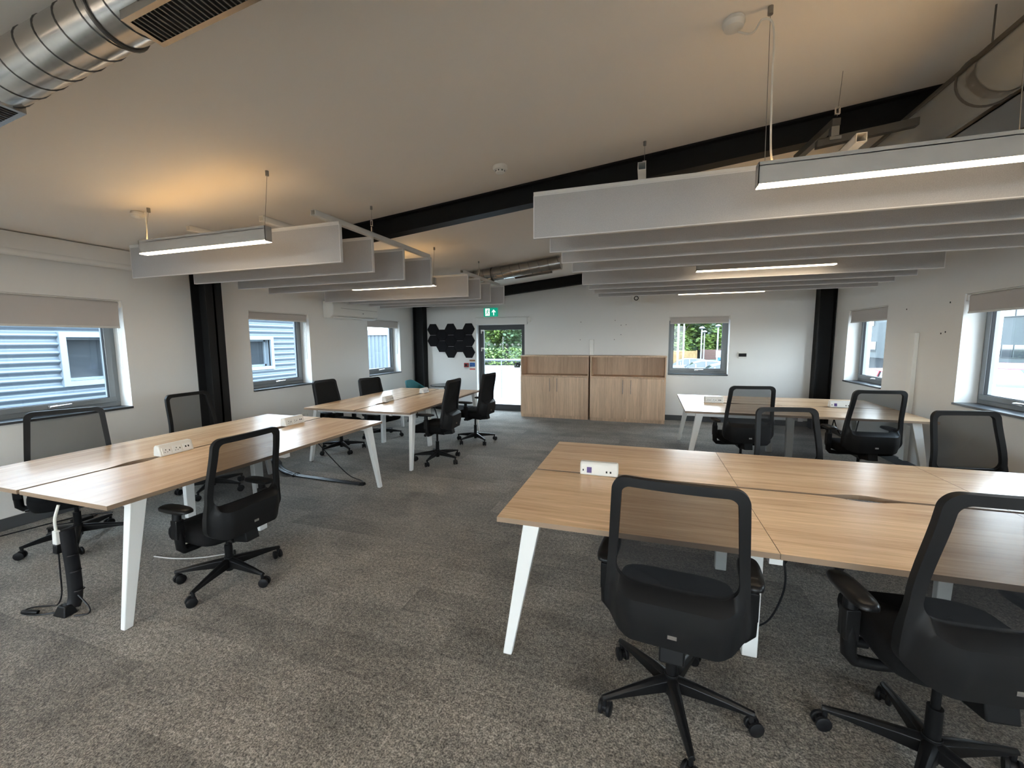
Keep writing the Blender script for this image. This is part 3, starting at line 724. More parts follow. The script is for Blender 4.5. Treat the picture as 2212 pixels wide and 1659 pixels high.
# ------------------------------------------------------------------ bench desks
DZT, TH = .74, .025
def desk(cx, cy, rz, L, W, bays, label, skip_legs=()):
    root = empty('bench_desk', (cx, cy, 0), rz); tag(root, label, 'desk', 'oak bench desks with white legs')
    gap, bw = .028, L / bays
    for b in range(bays):
        for sgn in (-1, 1):
            x0 = -L / 2 + b * bw + .0012; x1 = x0 + bw - .0024; xm = (x0 + x1) / 2
            yi, yo = sgn * gap / 2, sgn * W / 2
            inner = []
            for i in range(33):
                t = i / 32; x = x0 + (x1 - x0) * t; s = (x - xm) / .20
                dpt = .040 * (.5 + .5 * math.cos(PI * min(1, abs(s) * 1.0))) if abs(s) < 1 else 0
                inner.append((x, yi + sgn * dpt))
            pts = inner + [(x1, yo), (x0, yo)]
            if sgn < 0: pts = pts[::-1]
            m = MB(); nn = len(pts)
            vs = [(p[0], p[1], DZT) for p in pts] + [(p[0], p[1], DZT - TH) for p in pts]
            m.add(vs, [tuple(range(nn)), tuple(range(2 * nn - 1, nn - 1, -1))], 0)
            m.add(vs, [(i, (i + 1) % nn, nn + (i + 1) % nn, nn + i) for i in range(nn)], 1)
            m.build('desktop', ['desk', 'deskedge'], root, smooth=False)
    def leg(xt, yt, xf, yf, wt, wf, dt, df):
        m = MB(); zt = DZT - TH - .002
        m.hexa([(xf - wf / 2, yf - df / 2, .001), (xf + wf / 2, yf - df / 2, .001), (xf + wf / 2, yf + df / 2, .001), (xf - wf / 2, yf + df / 2, .001)],
               [(xt - wt / 2, yt - dt / 2, zt), (xt + wt / 2, yt - dt / 2, zt), (xt + wt / 2, yt + dt / 2, zt), (xt - wt / 2, yt + dt / 2, zt)])
        m.build('leg', 'white_m', root, .004)
    for sx in (-1, 1):
        for sy in (-1, 1):
            leg(sx * (L / 2 - .17), sy * (W / 2 - .065), sx * (L / 2 - .045), sy * (W / 2 - .03), .085, .045, .055, .035)
    for b in range(1, bays):
        for sy in (-1, 1):
            leg(-L / 2 + b * bw, sy * (W / 2 - .40), -L / 2 + b * bw, sy * (W / 2 - .385), .085, .07, .05, .045)
    m = MB(); z1 = DZT - TH - .003
    for sy in (-1, 1):
        m.box((-L / 2 + .13, sy * (W / 2 - .36) - .02, z1 - .05), (L / 2 - .13, sy * (W / 2 - .36) + .02, z1))
    for xx in [-L / 2 + .17, L / 2 - .17] + [-L / 2 + b * bw for b in range(1, bays)]:
        m.box((xx - .025, -W / 2 + .05, z1 - .045), (xx + .025, W / 2 - .05, z1 - .002))
    m.build('under_frame', 'white_m', root)
    m = MB(); m.box((-L / 2 + .35, -.09, z1 - .10), (L / 2 - .35, .09, z1 - .097)); m.box((-L / 2 + .35, -.09, z1 - .10), (L / 2 - .35, -.087, z1 - .055)); m.box((-L / 2 + .35, .087, z1 - .10), (L / 2 - .35, .09, z1 - .055))
    m.build('cable_tray', 'galv', root)
    return root
LD = desk(-3.558, 2.569, R(90.2), 2.45, 1.637, 2, 'oak bench desk nearest the blind-covered window, with a taped cable bundle beneath')
FD = desk(-3.552, 5.511, R(91.3), 2.40, 1.592, 2, 'oak bench desk under the air conditioner, before the teal chair')
RD = desk(-.691 + 1.845, 2.655, R(.3), 3.69, 1.601, 3, 'longest oak bench desk under the brightest lamp, on the cabinet side')
QD = desk(1.709, 6.204, R(-.56), 2.45, 1.637, 2, 'oak bench desk standing before the end window and thermostat')

# power modules
def socket_block(m, cx, cz, y):   # square-pin holes
    m.box((cx - .003, y, cz + .004), (cx + .003, y - .001, cz + .013)); m.box((cx - .013, y, cz - .011), (cx - .005, y - .001, cz - .007)); m.box((cx + .005, y, cz - .011), (cx + .013, y - .001, cz - .007))
def power_module(x, y, rz, label, back=False, L=.25, purple=False):
    root = empty('power_module', (x, y, DZT + .0015), rz); tag(root, label, 'socket strip', 'white desk power modules')
    l = L / 2
    prof = [(-.045, 0), (.040, 0), (.030, .075), (.018, .084), (-.012, .084), (-.022, .076)]
    m = MB(); m.prism(prof, -l, l, 'x'); m.build('module_body', 'white_p', root, .010, seg=3)
    # tilted face toward local -y
    ang = math.atan2(.023, .076)
    fx = lambda: None
    T = Matrix.Translation((0, -.0345, .038)) @ Matrix.Rotation(-ang, 4, 'X')
    for i, cx in enumerate((-.076 * L / .25, 0.0, .076 * L / .25)):
        p = MB(); p.box((cx - .03, -.0022, -.027), (cx + .03, .004, .027), 0, T); pl = p.build('socket_plate', 'white_m', root, .001)
        h = MB(); ht = MB()
        if i < 2: socket_block(ht, cx - .004, -.002, -.0023); ht.box((cx + .018, -.0023, -.006), (cx + .024, -.0033, .006))
        else: ht.box((cx - .016, -.0023, -.006), (cx - .006, -.0033, .008)); ht.box((cx + .004, -.0023, -.006), (cx + .014, -.0033, .008))
        h.add([T @ Vector(v) for v in ht.v], ht.f); h.build('pin_holes', 'gasket', pl)
    if purple:
        T2 = Matrix.Translation((0, .0362, .035)) @ Matrix.Rotation(math.atan2(.010, .075), 4, 'X')
        p = MB(); p.box((.045, .0, -.018), (.075, .0028, .018), 0, T2); p.build('usb_label', 'purple', root)
        p = MB(); p.box((-.055, .0, -.012), (-.045, .0028, .0), 0, T2); p.box((-.08, .0, -.012), (-.07, .0028, .0), 0, T2); p.box((.095, .0, -.008), (.102, .0028, .004), 0, T2); p.build('module_screws', 'gasket', root)
    return root
power_module(-3.556, 2.21, R(90), 'white socket strip nearest the cable notch of the lamp-side near desk')
power_module(-3.567, 3.38, R(90), 'white socket strip near the far end of the near window-side desk')
power_module(-3.575, 5.10, R(90), 'white socket strip at the near part of the desk before the teal chair', L=.2)
power_module(-3.565, 6.12, R(90), 'white socket strip at the far part of the desk before the teal chair', L=.2)
power_module(-.27, 2.650, R(180), 'white socket strip with a purple label on the longest desk', purple=True, L=.24)
power_module(.905, 6.210, R(0), 'cream socket strip facing the room on the desk before the end window', L=.24)
power_module(2.36, 6.20, R(180), 'white socket strip seen from its back, beside the mesh chair and trunking', purple=True, L=.24)

# ------------------------------------------------------------------ task chairs
HTOP = 1.10
def rrect(hw_t, hw_b, z0, z1, rt, rb, n=14, side=10, nb=14):
    """closed loop (x, z) of a rounded trapezoid; starts at bottom centre, counter-clockwise"""
    pts = []
    def lerp(a, b, t): return a + (b - a) * t
    cb = (hw_b - rb, z0 + rb); ct = (hw_t - rt, z1 - rt)
    for i in range(nb): pts.append((cb[0] * i / nb, z0))
    for i in range(n + 1):
        t = -PI / 2 + PI / 2 * i / n; pts.append((cb[0] + rb * math.cos(t), cb[1] + rb * math.sin(t)))
    for i in range(1, side): pts.append((lerp(hw_b, hw_t, i / side), lerp(cb[1], ct[1], i / side)))
    for i in range(n + 1):
        t = PI / 2 * i / n; pts.append((ct[0] + rt * math.cos(t), ct[1] + rt * math.sin(t)))
    for i in range(1, nb): pts.append((ct[0] * (1 - i / nb), z1))
    half = pts
    pts = half + [(0, z1)] + [(-x, z) for x, z in half[:0:-1]]
    return pts
def sstep(a, b, x):
    t = max(0, min(1, (x - a) / (b - a))); return t * t * (3 - 2 * t)
def back_y(x, z):
    """rear surface of the chair back"""
    uu = min(1, abs(x) / .25)
    base = -.235 - .055 * sstep(.72, 1.10, z) - .01 * sstep(.60, .45, z) + .035 * sstep(.58, .44, z)
    up_curve = .022 * uu * uu
    shell = sstep(.675, .645, z)
    low = -.058 * (1 - sstep(.55, 1.0, uu)) + .03 * sstep(.8, 1, uu)
    return base + up_curve * (1 - shell) + low * shell
def make_chair():
    root = empty('task_chair')
    # star base: hub and five tapered spokes
    m = MB(); m.cyl((0, 0, .055), (0, 0, .155), .024, .03, 20)
    for k_ in range(5):
        a = 2 * PI * k_ / 5; T = Matrix.Rotation(a, 4, 'Z'); rg = []
        for r_, hw_, z0, z1 in ((.015, .026, .085, .145), (.10, .022, .085, .136), (.22, .017, .084, .118), (.30, .014, .082, .102), (.322, .012, .080, .098)):
            rg.append([T @ Vector(v) for v in ((r_, -hw_, z0), (r_, hw_, z0), (r_, hw_ * .95, z1 - .01), (r_, hw_ * .35, z1), (r_, -hw_ * .35, z1), (r_, -hw_ * .95, z1 - .01))])
        m.rings(rg)
    m.build('star_base', 'black_g', root, .002)
    for k_ in range(5):
        a = 2 * PI * k_ / 5; c = Vector((.31 * math.cos(a), .31 * math.sin(a), 0)); m = MB()
        yw = a + R(50 + 67 * k_); dx = Vector((math.cos(yw), math.sin(yw), 0))
        wc = c + Vector((-dx.y, dx.x, 0)) * -.012
        for s in (-1, 1):
            o0 = wc + dx * (s * .009); o1 = wc + dx * (s * .026)
            m.tube([Vector((o0.x, o0.y, .031)), Vector((o0.x, o0.y, .031)) + dx * s * .004, Vector((o1.x, o1.y, .031)) - dx * s * .003, Vector((o1.x, o1.y, .031))], [.027, .0305, .0305, .026], 18)
        m.cyl((wc.x - dx.x * .01, wc.y - dx.y * .01, .034), (wc.x + dx.x * .01, wc.y + dx.y * .01, .034), .02, seg=14)
        m.cyl((c.x, c.y, .05), (c.x, c.y, .085), .010, seg=10)
        m.build('caster', 'rubber', root)
    m = MB(); m.cyl((0, 0, .15), (0, 0, .27), .024, .024, 16); m.cyl((0, 0, .26), (0, 0, .40), .014, .014, 14); m.build('gas_lift', 'black_g', root)
    # mechanism with lever and tension knob
    m = MB(); m.hexa([(-.055, -.13, .355), (.055, -.13, .355), (.06, .14, .37), (-.06, .14, .37)], [(-.08, -.13, .41), (.08, -.13, .41), (.085, .15, .415), (-.085, .15, .415)])
    m.hexa([(-.045, -.245, .375), (.045, -.245, .375), (.05, -.12, .36), (-.05, -.12, .36)], [(-.045, -.225, .47), (.045, -.225, .47), (.055, -.11, .41), (-.055, -.11, .41)])
    mech = m.build('tilt_mechanism', 'black_p', root, .006)
    m = MB(); m.cyl((-.08, .05, .385), (-.215, .05, .385), .007, seg=8); m.cyl((-.205, .05, .385), (-.25, .05, .385), .02, .018, 14); m.build('tension_knob', 'black_p', mech)
    m = MB(); m.cyl((.08, .06, .39), (.22, .06, .39), .006, seg=8); m.box((.20, .045, .384), (.26, .075, .396)); m.build('height_lever', 'black_p', mech, .003)
    # seat cushion
    m = MB(); rg = []
    for s, z_ in ((.86, .412), (.95, .420), (.985, .44), (1.0, .468), (.99, .494), (.95, .512), (.86, .522), (.6, .527), (.25, .525)):
        lp = []
        for i in range(56):
            t = 2 * PI * i / 56; ex = .42
            x = .245 * math.copysign(abs(math.cos(t)) ** ex, math.cos(t)); y = .235 * math.copysign(abs(math.sin(t)) ** ex, math.sin(t))
            x *= (1 - .06 * (y / .235)) if y < 0 else 1
            dz = -.022 * sstep(.10, .235, y) - .006 * (1 - (x / .245) ** 2) * (1 if z_ > .47 else 0)
            lp.append((x * s, y * s + .03, z_ + dz))
        rg.append(lp)
    m.rings(rg); m.build('seat', 'fabric', root, angle=60)
    # back frame: ring of the outer loop to the inner loop, thickened
    outer = rrect(.232, .262, .455, HTOP, .055, .105); inner = rrect(.196, .218, .668, HTOP - .034, .035, .055)
    n_ = len(outer); K = 7
    loops = [[(o[0] + (i[0] - o[0]) * t, o[1] + (i[1] - o[1]) * t) for o, i in zip(outer, inner)] for t in [j / (K - 1) for j in range(K)]]
    rear = [[(x, back_y(x, z), z) for x, z in lp] for lp in loops]
    def th(x, z): return .026 + .012 * sstep(.70, .60, z)
    front = [[(x, back_y(x, z) + th(x, z), z) for x, z in lp] for lp in loops]
    m = MB(); allr = rear + front[::-1] + [rear[0]]
    m.rings(allr, cap0=False, cap1=False); m.build('back_frame', 'shell', root, angle=50)
    # mesh panel
    m = MB(); rg = []
    cz = .86
    for t in (1.04, .95, .85, .7, .5, .3, .1, .01):
        rg.append([(x * t, back_y(x * t, cz + (z - cz) * t) + .018 + .012 * (1 - t), cz + (z - cz) * t) for x, z in inner])
    m.rings(rg, cap0=False, cap1=True); m.build('back_mesh', 'mesh', root, angle=80)
    m = MB(); yb_ = back_y(0, .515); m.box((-.016, yb_ - .003, .508), (.016, yb_ + .002, .523)); tag_ = m.build('badge', 'chrome', root); tag_['label'] = 'small silver badge'
    # arms
    for s in (-1, 1):
        m = MB()
        m.tube([(s * .10, .0, .392), (s * .20, .0, .388), (s * .268, .0, .395), (s * .288, .0, .42), (s * .290, .005, .50), (s * .290, .01, .60), (s * .288, .012, .648)], [.02, .02, .022, .025, .026, .024, .022], 12, flat=1.0)
        m.box((s * .266, -.018, .48), (s * .314, .034, .60))
        ar = m.build('armrest', 'black_p', root, .004)
        p = MB(); rg = []
        for sc_, z_ in ((.82, .645), (1, .652), (1, .664), (.9, .673), (.5, .676)):
            rg.append([(s * .282 + .044 * sc_ * math.copysign(abs(math.cos(t)) ** .6, math.cos(t)), .025 + .125 * sc_ * math.copysign(abs(math.sin(t)) ** .6, math.sin(t)), z_) for t in (2 * PI * i / 32 for i in range(32))])
        p.rings(rg); p.build('arm_pad', 'black_g', ar, angle=60)
    return root
chair0 = make_chair(); first = [True]
LOWER = ('star_base', 'caster')
def place_chair(x, y, face, star, H, label, padded=False):
    """face: unit direction the sitter looks; star: world angle of one spoke; H: top of the back"""
    c = chair0 if first[0] else copy_tree(chair0); first[0] = False
    rz = math.atan2(face[1], face[0]) - PI / 2
    c.location = (x, y, 0); c.rotation_euler = (0, 0, rz)
    dz = H - HTOP
    for ch in c.children:
        nm = ch.name.split('.')[0]
        if nm == 'back_mesh' and padded: ch.material_slots[0].link = 'OBJECT'; ch.material_slots[0].material = M['backpad']
        if nm in LOWER: ch.rotation_euler = (0, 0, R(star) - rz); ch.location.z = 0
        elif nm == 'gas_lift': ch.location.z = 0 if dz > -.02 else dz * .5
        elif nm == 'armrest': ch.location.z = min(dz, .015)
        else: ch.location.z = dz
    tag(c, label, 'chair', 'black mesh task chairs'); return c
CH = [
 (-2.69, 1.95, (-1, .02), -75, 1.035, 'black mesh chair turned half away at the aisle side of the near window-side desk'),
 (-4.37, 1.96, (.90, -.43), -100, 1.065, 'black mesh chair between the near desk and the blind-covered window'),
 (-4.48, 3.14, (1, .03), -60, 1.07, 'black mesh chair pushed in before the charcoal column by the windows'),
 (-4.28, 4.92, (1, 0.0), -103, 1.05, 'solid-backed black chair between the desk and the wall, below the middle window', True),
 (-4.235, 5.85, (.97, -.2), -50, 1.00, 'solid-backed black chair between the desk and the wall, nearest the teal chair', True),
 (-2.65, 4.86, (-1, -.05), -15, 1.115, 'solid-backed black chair with raised seat at the aisle, side on, beside the front white leg', True),
 (-2.58, 6.0, (-.995, .08), -40, 1.11, 'solid-backed black chair with raised seat side on before the glazed door', True),
 (.143, 1.80, (.087, .996), -80, 1.105, 'black mesh chair seen square from behind at the longest desk corner'),
 (1.04, 1.78, (-.10, .995), 90, 1.165, 'black mesh chair cut off by the picture edge at the longest desk'),
 (1.14, 3.54, (.19, -.98), 20, 1.06, 'black mesh chair facing the room behind the longest desk, before the other mesh chair'),
 (2.36, 3.72, (.2, -.98), 50, 1.06, 'black mesh chair by the near car-park window, behind the longest desk'),
 (1.09, 5.34, (-.12, .99), 10, 1.10, 'black mesh chair at the desk before the end window, beside the cream socket strip'),
 (2.19, 5.23, (-.10, .99), 40, 1.10, 'black mesh chair at the far desk in front of the upright wall trunking'),
]
for a in CH: place_chair(*a)

# ------------------------------------------------------------------ teal tub chair and round table
root = empty('tub_chair', (-4.36, 7.36, 0), R(-82)); tag(root, 'teal upholstered tub chair in the corner beyond the far window-side desk', 'chair')
m = MB(); rgs = []
NB = 40
def shellpt(t, v, off):   # t angle -160..160 from back, v height 0..1
    a = t; hgt = .40 + (.42 * v) * (.42 + .58 * (1 - sstep(.30, 1.95, abs(a))))
    rr = .27 + .05 * v + off
    return (rr * math.sin(a), -rr * math.cos(a) * .95 + .02, hgt)
ang = [(-2.25 + 4.5 * i / NB) for i in range(NB + 1)]
inn = [[shellpt(a, v, -.022) for a in ang] for v in (0, .25, .5, .75, 1)]; outr = [[shellpt(a, v, .022) for a in ang] for v in (1, .75, .5, .25, 0)]
loop_cols = []
for i in range(NB + 1): loop_cols.append([r_[i] for r_ in inn] + [r_[i] for r_ in outr])
m.rings(loop_cols); m.build('tub_back', 'teal', root, .014, angle=60, seg=3)
m = MB(); m.rings([[(r_ * math.cos(t), r_ * math.sin(t) * .98 + .04, z_) for t in (2 * PI * i / 36 for i in range(36))] for r_, z_ in ((.25, .37), (.275, .39), (.275, .44), (.25, .465), (.1, .47))]); m.build('seat_cushion', 'teal', root, angle=60)
for sx in (-1, 1):
    for sy in (-1, 1):
        m = MB(); m.cyl((sx * .15, sy * .15 + .03, .385), (sx * .23, sy * .23 + .03, .001), .016, .011, 12); m.build('leg', 'black_g', root)
root = empty('round_table', (-3.83, 7.42, 0)); tag(root, 'small round dark pedestal table beside the teal chair', 'table')
m = MB(); disc(m, (0, 0, .725), [(.28, -.012), (.30, -.004), (.30, .006), (.29, .014)], seg=48); m.build('tabletop', 'dark_top', root)
m = MB(); m.cyl((0, 0, .02), (0, 0, .715), .03, seg=20); m.build('pedestal', 'black_g', root)
m = MB(); disc(m, (0, 0, 0), [(.21, .001), (.21, .010), (.05, .022)], seg=36); m.build('foot_plate', 'black_g', root)

# ------------------------------------------------------------------ cabinets
def cabinet(x0, x1, y0, label):
    root = empty('storage_cabinet', ((x0 + x1) / 2, y0, 0)); tag(root, label, 'cabinet', 'oak cabinets with open top shelf'); w = (x1 - x0) / 2; D = .45; H = 1.30; t = .022; zs = .885
    m = MB(); m.box((-w, 0, .065), (-w + t, D, H - .025)); m.box((w - t, 0, .065), (w, D, H - .025)); m.box((-w + t, D - .012, .065), (w - t, D, H - .025)); m.box((-w + t, .02, .065), (w - t, D - .012, .085)); m.build('carcass', 'cab', root)
    m = MB(); m.box((-w - .006, -.012, H - .025), (w + .006, D, H)); m.build('top_panel', 'cab', root, .002)
    m = MB(); m.box((-w + t, .004, zs - .012), (w - t, D - .013, zs + .012)); m.build('shelf', 'cab', root)
    m = MB(); m.box((-w + t, D - .03, zs + .013), (w - t, D - .013, H - .026)); m.build('shelf_back', 'cabin', root)
    m = MB(); m.box((-w + .004, .012, .001), (w - .004, D, .064)); m.build('plinth', 'cab', root)
    for s in (-1, 1):
        xa, xb = sorted((s * .0015, s * (w - .003)))
        m = MB(); m.box((xa, -.02, .068), (xb, -.001, zs - .016)); dd = m.build('cabinet_door', 'cab', root, .0015)
        m = MB(); hx = s * .075
        m.tube([(hx, -.02, zs - .05), (hx, -.048, zs - .05), (hx, -.048, zs - .32), (hx, -.02, zs - .32)], .006, 8); m.build('door_handle', 'chrome', dd)
    m = MB(); m.cyl((w - .05, -.0205, zs - .05), (w - .05, -.024, zs - .05), .008, seg=12); m.build('lock', 'chrome', root)
    return root
cabinet(-2.505, -1.085, 8.285, 'oak cupboard with open shelf standing against the glazed door')
cabinet(-1.050, .372, 8.255, 'oak cupboard with open shelf standing beside the end window')

# ------------------------------------------------------------------ loose cables
root = empty('cable_umbilical', (-3.30, 1.42, 0)); tag(root, 'dark cable sleeve hanging under the near desk end with a white plug on top', 'cable')
# flattened sleeve from desk to floor with ties, plug and black flex loop
m = MB(); m.tube(spline([(.015, .0, .50), (.02, .0, .40), (.03, .0, .25), (.045, -.01, .10), (.05, -.03, .03)]), [.036] * 33, 14, flat=.6); m.build('cable_sleeve', 'cable', root)
for z_ in (.34, .24, .12):
    m = MB(); m.tube([(.05 - .09 * z_ + .042 * math.cos(t), .003 + .028 * math.sin(t), z_ + .006 * math.cos(t)) for t in (2 * PI * i / 20 for i in range(21))], .004, 5); m.build('cable_tie', 'rubber', root)
m = MB(); m.hexa([(-.022, -.055, .425), (.018, -.055, .425), (.018, -.025, .425), (-.022, -.025, .425)], [(-.018, -.053, .51), (.016, -.053, .51), (.016, -.027, .51), (-.018, -.027, .51)]); m.build('white_plug', 'white_p', root, .006)
m = MB(); m.hexa([(-.024, -.057, .37), (.018, -.057, .37), (.018, -.023, .37), (-.024, -.023, .37)], [(-.022, -.055, .424), (.018, -.055, .424), (.018, -.025, .424), (-.022, -.025, .424)]); m.build('black_socket', 'black_p', root, .004)
m = MB(); m.tube(spline([(-.001, -.04, .505), (.002, -.04, .58), (.01, -.02, .66)]), .0075, 8); m.build('white_cord', 'wcable', root)
m = MB(); m.tube(spline([(-.003, -.04, .372), (.0, -.045, .25), (.0, -.05, .12), (-.03, -.06, .05), (-.14, -.05, .012), (-.23, -.09, .008), (-.22, -.14, .008), (-.12, -.13, .008), (-.02, -.08, .012)]), .0045, 6); m.build('black_flex', 'cable', root)
m = MB(); m.tube(spline([(.07, -.01, .10), (.14, .0, .03), (.17, -.02, .008), (.12, -.06, .008)]), .0045, 6); m.build('flex_tail', 'cable', root)
m = MB(); m.tube(spline([(-.215, -.135, .014), (-.17, -.13, .02), (-.12, -.11, .014)]), .011, 8); m.build('inline_plug', 'black_p', root)
m = MB(); m.hexa([(-.01, -.10, .001), (.09, -.09, .001), (.08, -.02, .001), (.0, -.03, .001)], [(.01, -.08, .06), (.07, -.075, .06), (.065, -.035, .06), (.01, -.04, .06)]); m.build('inline_coupler', 'black_p', root, .006)
# flat floor cable spine and thin lead at the far end of the near desk
root = empty('cable_spine', (-3.80, 3.78, 0)); tag(root, 'flat shiny black cable spine curling onto the carpet beneath the near desk', 'cable')
m = MB()
for k_, off in enumerate((-.017, .017)):
    m.tube(spline([(-.95, .16 + off, .20), (-.78, .14 + off, .175), (-.60, .09 + off, .13), (-.42, .02 + off, .055), (-.19, .0 + off, .016), (.2, -.015 + off, .014), (.55, -.025 + off, .014), (.78, -.03 + off, .014)]), [.042] * 20 + [.030] * 10 + [.018] * 27, 10, flat=.45)
m.build('flat_spine', 'cable', root)
m = MB(); m.tube([(-.185, .0 + .05 * math.cos(t), .016 + .02 * math.sin(t)) for t in (2 * PI * i / 16 for i in range(17))], .005, 5); m.build('cable_tie', 'rubber', root)
m = MB(); m.hexa([(.76, -.055, .001), (.82, -.05, .001), (.82, .0, .001), (.76, -.005, .001)], [(.77, -.05, .03), (.815, -.045, .03), (.815, -.005, .03), (.77, -.01, .03)]); m.build('end_clip', 'rubber', root, .004)
m = MB(); m.tube(spline([(.80, -.02, .02), (.72, .06, .012), (.50, .10, .05), (.20, .16, .22), (-.05, .18, .42), (-.12, .05, .62)]), .0055, 7); m.build('thin_lead', 'cable', root)
root = empty('cable_loop', (.62, 2.44, 0)); tag(root, 'thin black cable looping down behind the square-on chair to the floor', 'cable')
m = MB(); m.tube(spline([(-.03, .10, .66), (.02, .06, .60), (.10, .0, .46), (.115, -.03, .30), (.06, -.02, .10), (-.02, .02, .008), (-.10, .10, .006)]), .0055, 7); m.build('cord', 'cable', root)
root = empty('floor_cable', (-4.95, 2.0, 0)); tag(root, 'black cable coiled on the carpet by the skirting under the blind-covered window', 'cable')
m = MB(); m.tube(spline([(-.24, -.50, .006), (-.18, -.25, .006), (-.12, .0, .006), (-.05, .22, .007), (.05, .34, .008), (.10, .22, .010), (.02, .08, .012), (-.06, .10, .014), (.0, .28, .014), (.16, .40, .012)]), .0055, 7); m.build('cord', 'cable', root)
m = MB(); m.box((-.265, -.53, .001), (-.225, -.47, .024)); m.build('plug', 'white_p', root, .005)
m = MB(); m.box((.04, .15, .001), (.12, .28, .03)); m.build('adapter_box', 'black_p', root, .006)
root = empty('hanging_cables', (2.35, 6.05, 0)); tag(root, 'black cables drooping below the desk before the end window', 'cable')
m = MB()
for dx_ in (-.18, -.06, .08): m.tube(spline([(dx_, .1, .60), (dx_ + .02, .05, .48), (dx_ + .07, .06, .41), (dx_ + .11, .1, .53), (dx_ + .12, .1, .60)]), .006, 6)
m.build('cord', 'cable', root)
root = empty('floor_cable', (-3.25, 1.95, 0)); tag(root, 'pale thin cable lying on the carpet beneath the aisle chair of the near desk', 'cable')
m = MB(); m.tube(spline([(-.25, .02, .006), (-.05, .05, .006), (.12, .12, .006), (.25, .22, .006)]), .004, 6); m.build('cord', 'rail', root)

# ------------------------------------------------------------------ outside
GZ = -1.4
m = MB(); m.box((-120, -60, GZ - .3), (120, 140, GZ)); o = m.build('outside_ground', 'tarmac', smooth=False); tag(o, kind='structure')
m = MB(); m.box((-16, YB + WT + .001, GZ), (.3, 26, -.04)); o = m.build('outside_ramp_landing', 'concrete', smooth=False); tag(o, kind='structure')
root = empty('outside_railing', (-3.97, 11.2, -.04)); tag(root, 'pale metal railing on the landing outside the glazed door', 'railing')
m = MB(); m.tube([(-2.1, 0, 1.10), (4.1, 0, 1.10)], .03, 10); m.build('top_bar', 'pole', root)
for z_ in (.80, .54, .28):
    m = MB(); m.tube([(-2.1, 0, z_), (4.1, 0, z_)], .008, 8); m.build('bar', 'frame', root)
for x_ in (-2, 0, 2, 4):
    m = MB(); m.tube([(x_, 0, .0), (x_, 0, 1.08)], .016, 8); m.build('post', 'frame', root)
# corrugated facade opposite the left windows
FX = -13.0
root = empty('metal_clad_building', (FX, 0, GZ)); tag(root, 'corrugated metal clad building outside the windows of the long wall', 'building')
WNS = [(5.98, 6.82, .72 - GZ, 1.76 - GZ), (10.7, 11.52, .76 - GZ, 1.70 - GZ)]
m = MB(); pitch = .20; Zt = 5.6
zz = []; z_ = 0.0
while z_ < Zt: zz.append(z_); z_ += pitch / 8
prof_ = [(.045 * math.cos(2 * PI * z_ / pitch), z_) for z_ in zz]
def strip(y0, y1, za, zb):
    p = [q for q in prof_ if za <= q[1] <= zb]
    vs = [(q[0], y0, q[1]) for q in p] + [(q[0], y1, q[1]) for q in p]; n_ = len(p)
    m.add(vs, [(i, i + 1, n_ + i + 1, n_ + i) for i in range(n_ - 1)])
ys = [-8, WNS[0][0], WNS[0][1], WNS[1][0], WNS[1][1], 13.6]
for i in range(5):
    if i in (1, 3):
        wn = WNS[(i - 1) // 2]; strip(ys[i], ys[i + 1], 0, wn[2]); strip(ys[i], ys[i + 1], wn[3], Zt)
    else: strip(ys[i], ys[i + 1], 0, Zt)
m.build('cladding', 'corr', root, angle=70)
m = MB(); m.box((-4, -8, 0), (-.35, 13.55, Zt - .1)); m.build('building_body', 'trimw', root, smooth=False)
for (y0, y1, z0, z1) in WNS:
    m = MB(); e = .12
    for (a, b, c, d2) in ((y0 - e, y1 + e, z0 - e, z0), (y0 - e, y1 + e, z1, z1 + e), (y0 - e, y0, z0, z1), (y1, y1 + e, z0, z1)): m.box((-.05, a, c), (.075, b, d2))
    fr = m.build('facade_window', 'trimw', root)
    m = MB()
    for (a, b, c, d2) in ((y0, y1, z0, z0 + .06), (y0, y1, z1 - .06, z1), (y0, y0 + .06, z0, z1), (y1 - .06, y1, z0, z1)): m.box((-.30, a, c), (-.20, b, d2))
    m.build('facade_sash', 'trimw', fr)
    m = MB(); m.box((-.30, y0, z0), (-.26, y1, z1)); m.build('facade_pane', 'darkglass', fr, smooth=False)
    m = MB()
    for (a, b, c, d2) in ((y0 - .01, y1 + .01, z0 - .02, z0), (y0 - .01, y1 + .01, z1, z1 + .02), (y0 - .02, y0, z0, z1), (y1, y1 + .02, z0, z1)): m.box((-.31, a, c), (.0, b, d2))
    m.build('facade_reveal', 'trimw', fr)
m = MB(); m.box((-.10, 13.55, 0), (.10, 13.75, Zt)); m.build('corner_trim', 'trimw', root)
# second building seen through the far left window
root = empty('ribbed_building', (-20, 22.0, GZ)); tag(root, 'grey ribbed building outside the window under the air conditioner', 'building')
m = MB(); xs = []; x_ = -6.0; k_ = 0; pr = []
while x_ < 8.2:
    for dx_, dy_ in ((0, 0), (.10, 0), (.14, -.05), (.24, -.05)): pr.append((x_ + dx_, dy_))
    x_ += .28
n_ = len(pr); m.add([(p[0], p[1], 0) for p in pr] + [(p[0], p[1], 3.5) for p in pr], [(i, i + 1, n_ + i + 1, n_ + i) for i in range(n_ - 1)]); m.build('ribbed_cladding', 'corr2', root, smooth=False)
m = MB(); m.box((-6, .05, 0), (8.2, 6, 3.45)); m.build('building_body', 'corr2', root, smooth=False)
m = MB(); m.box((-6.1, -.15, 3.4), (8.3, .0, 3.75)); m.build('gutter_fascia', 'trimw', root)
m = MB(); m.tube([(5.35, -.25, 3.7), (6.3, -.25, .2)], .09, 12); m.build('downpipe', 'pole', root)
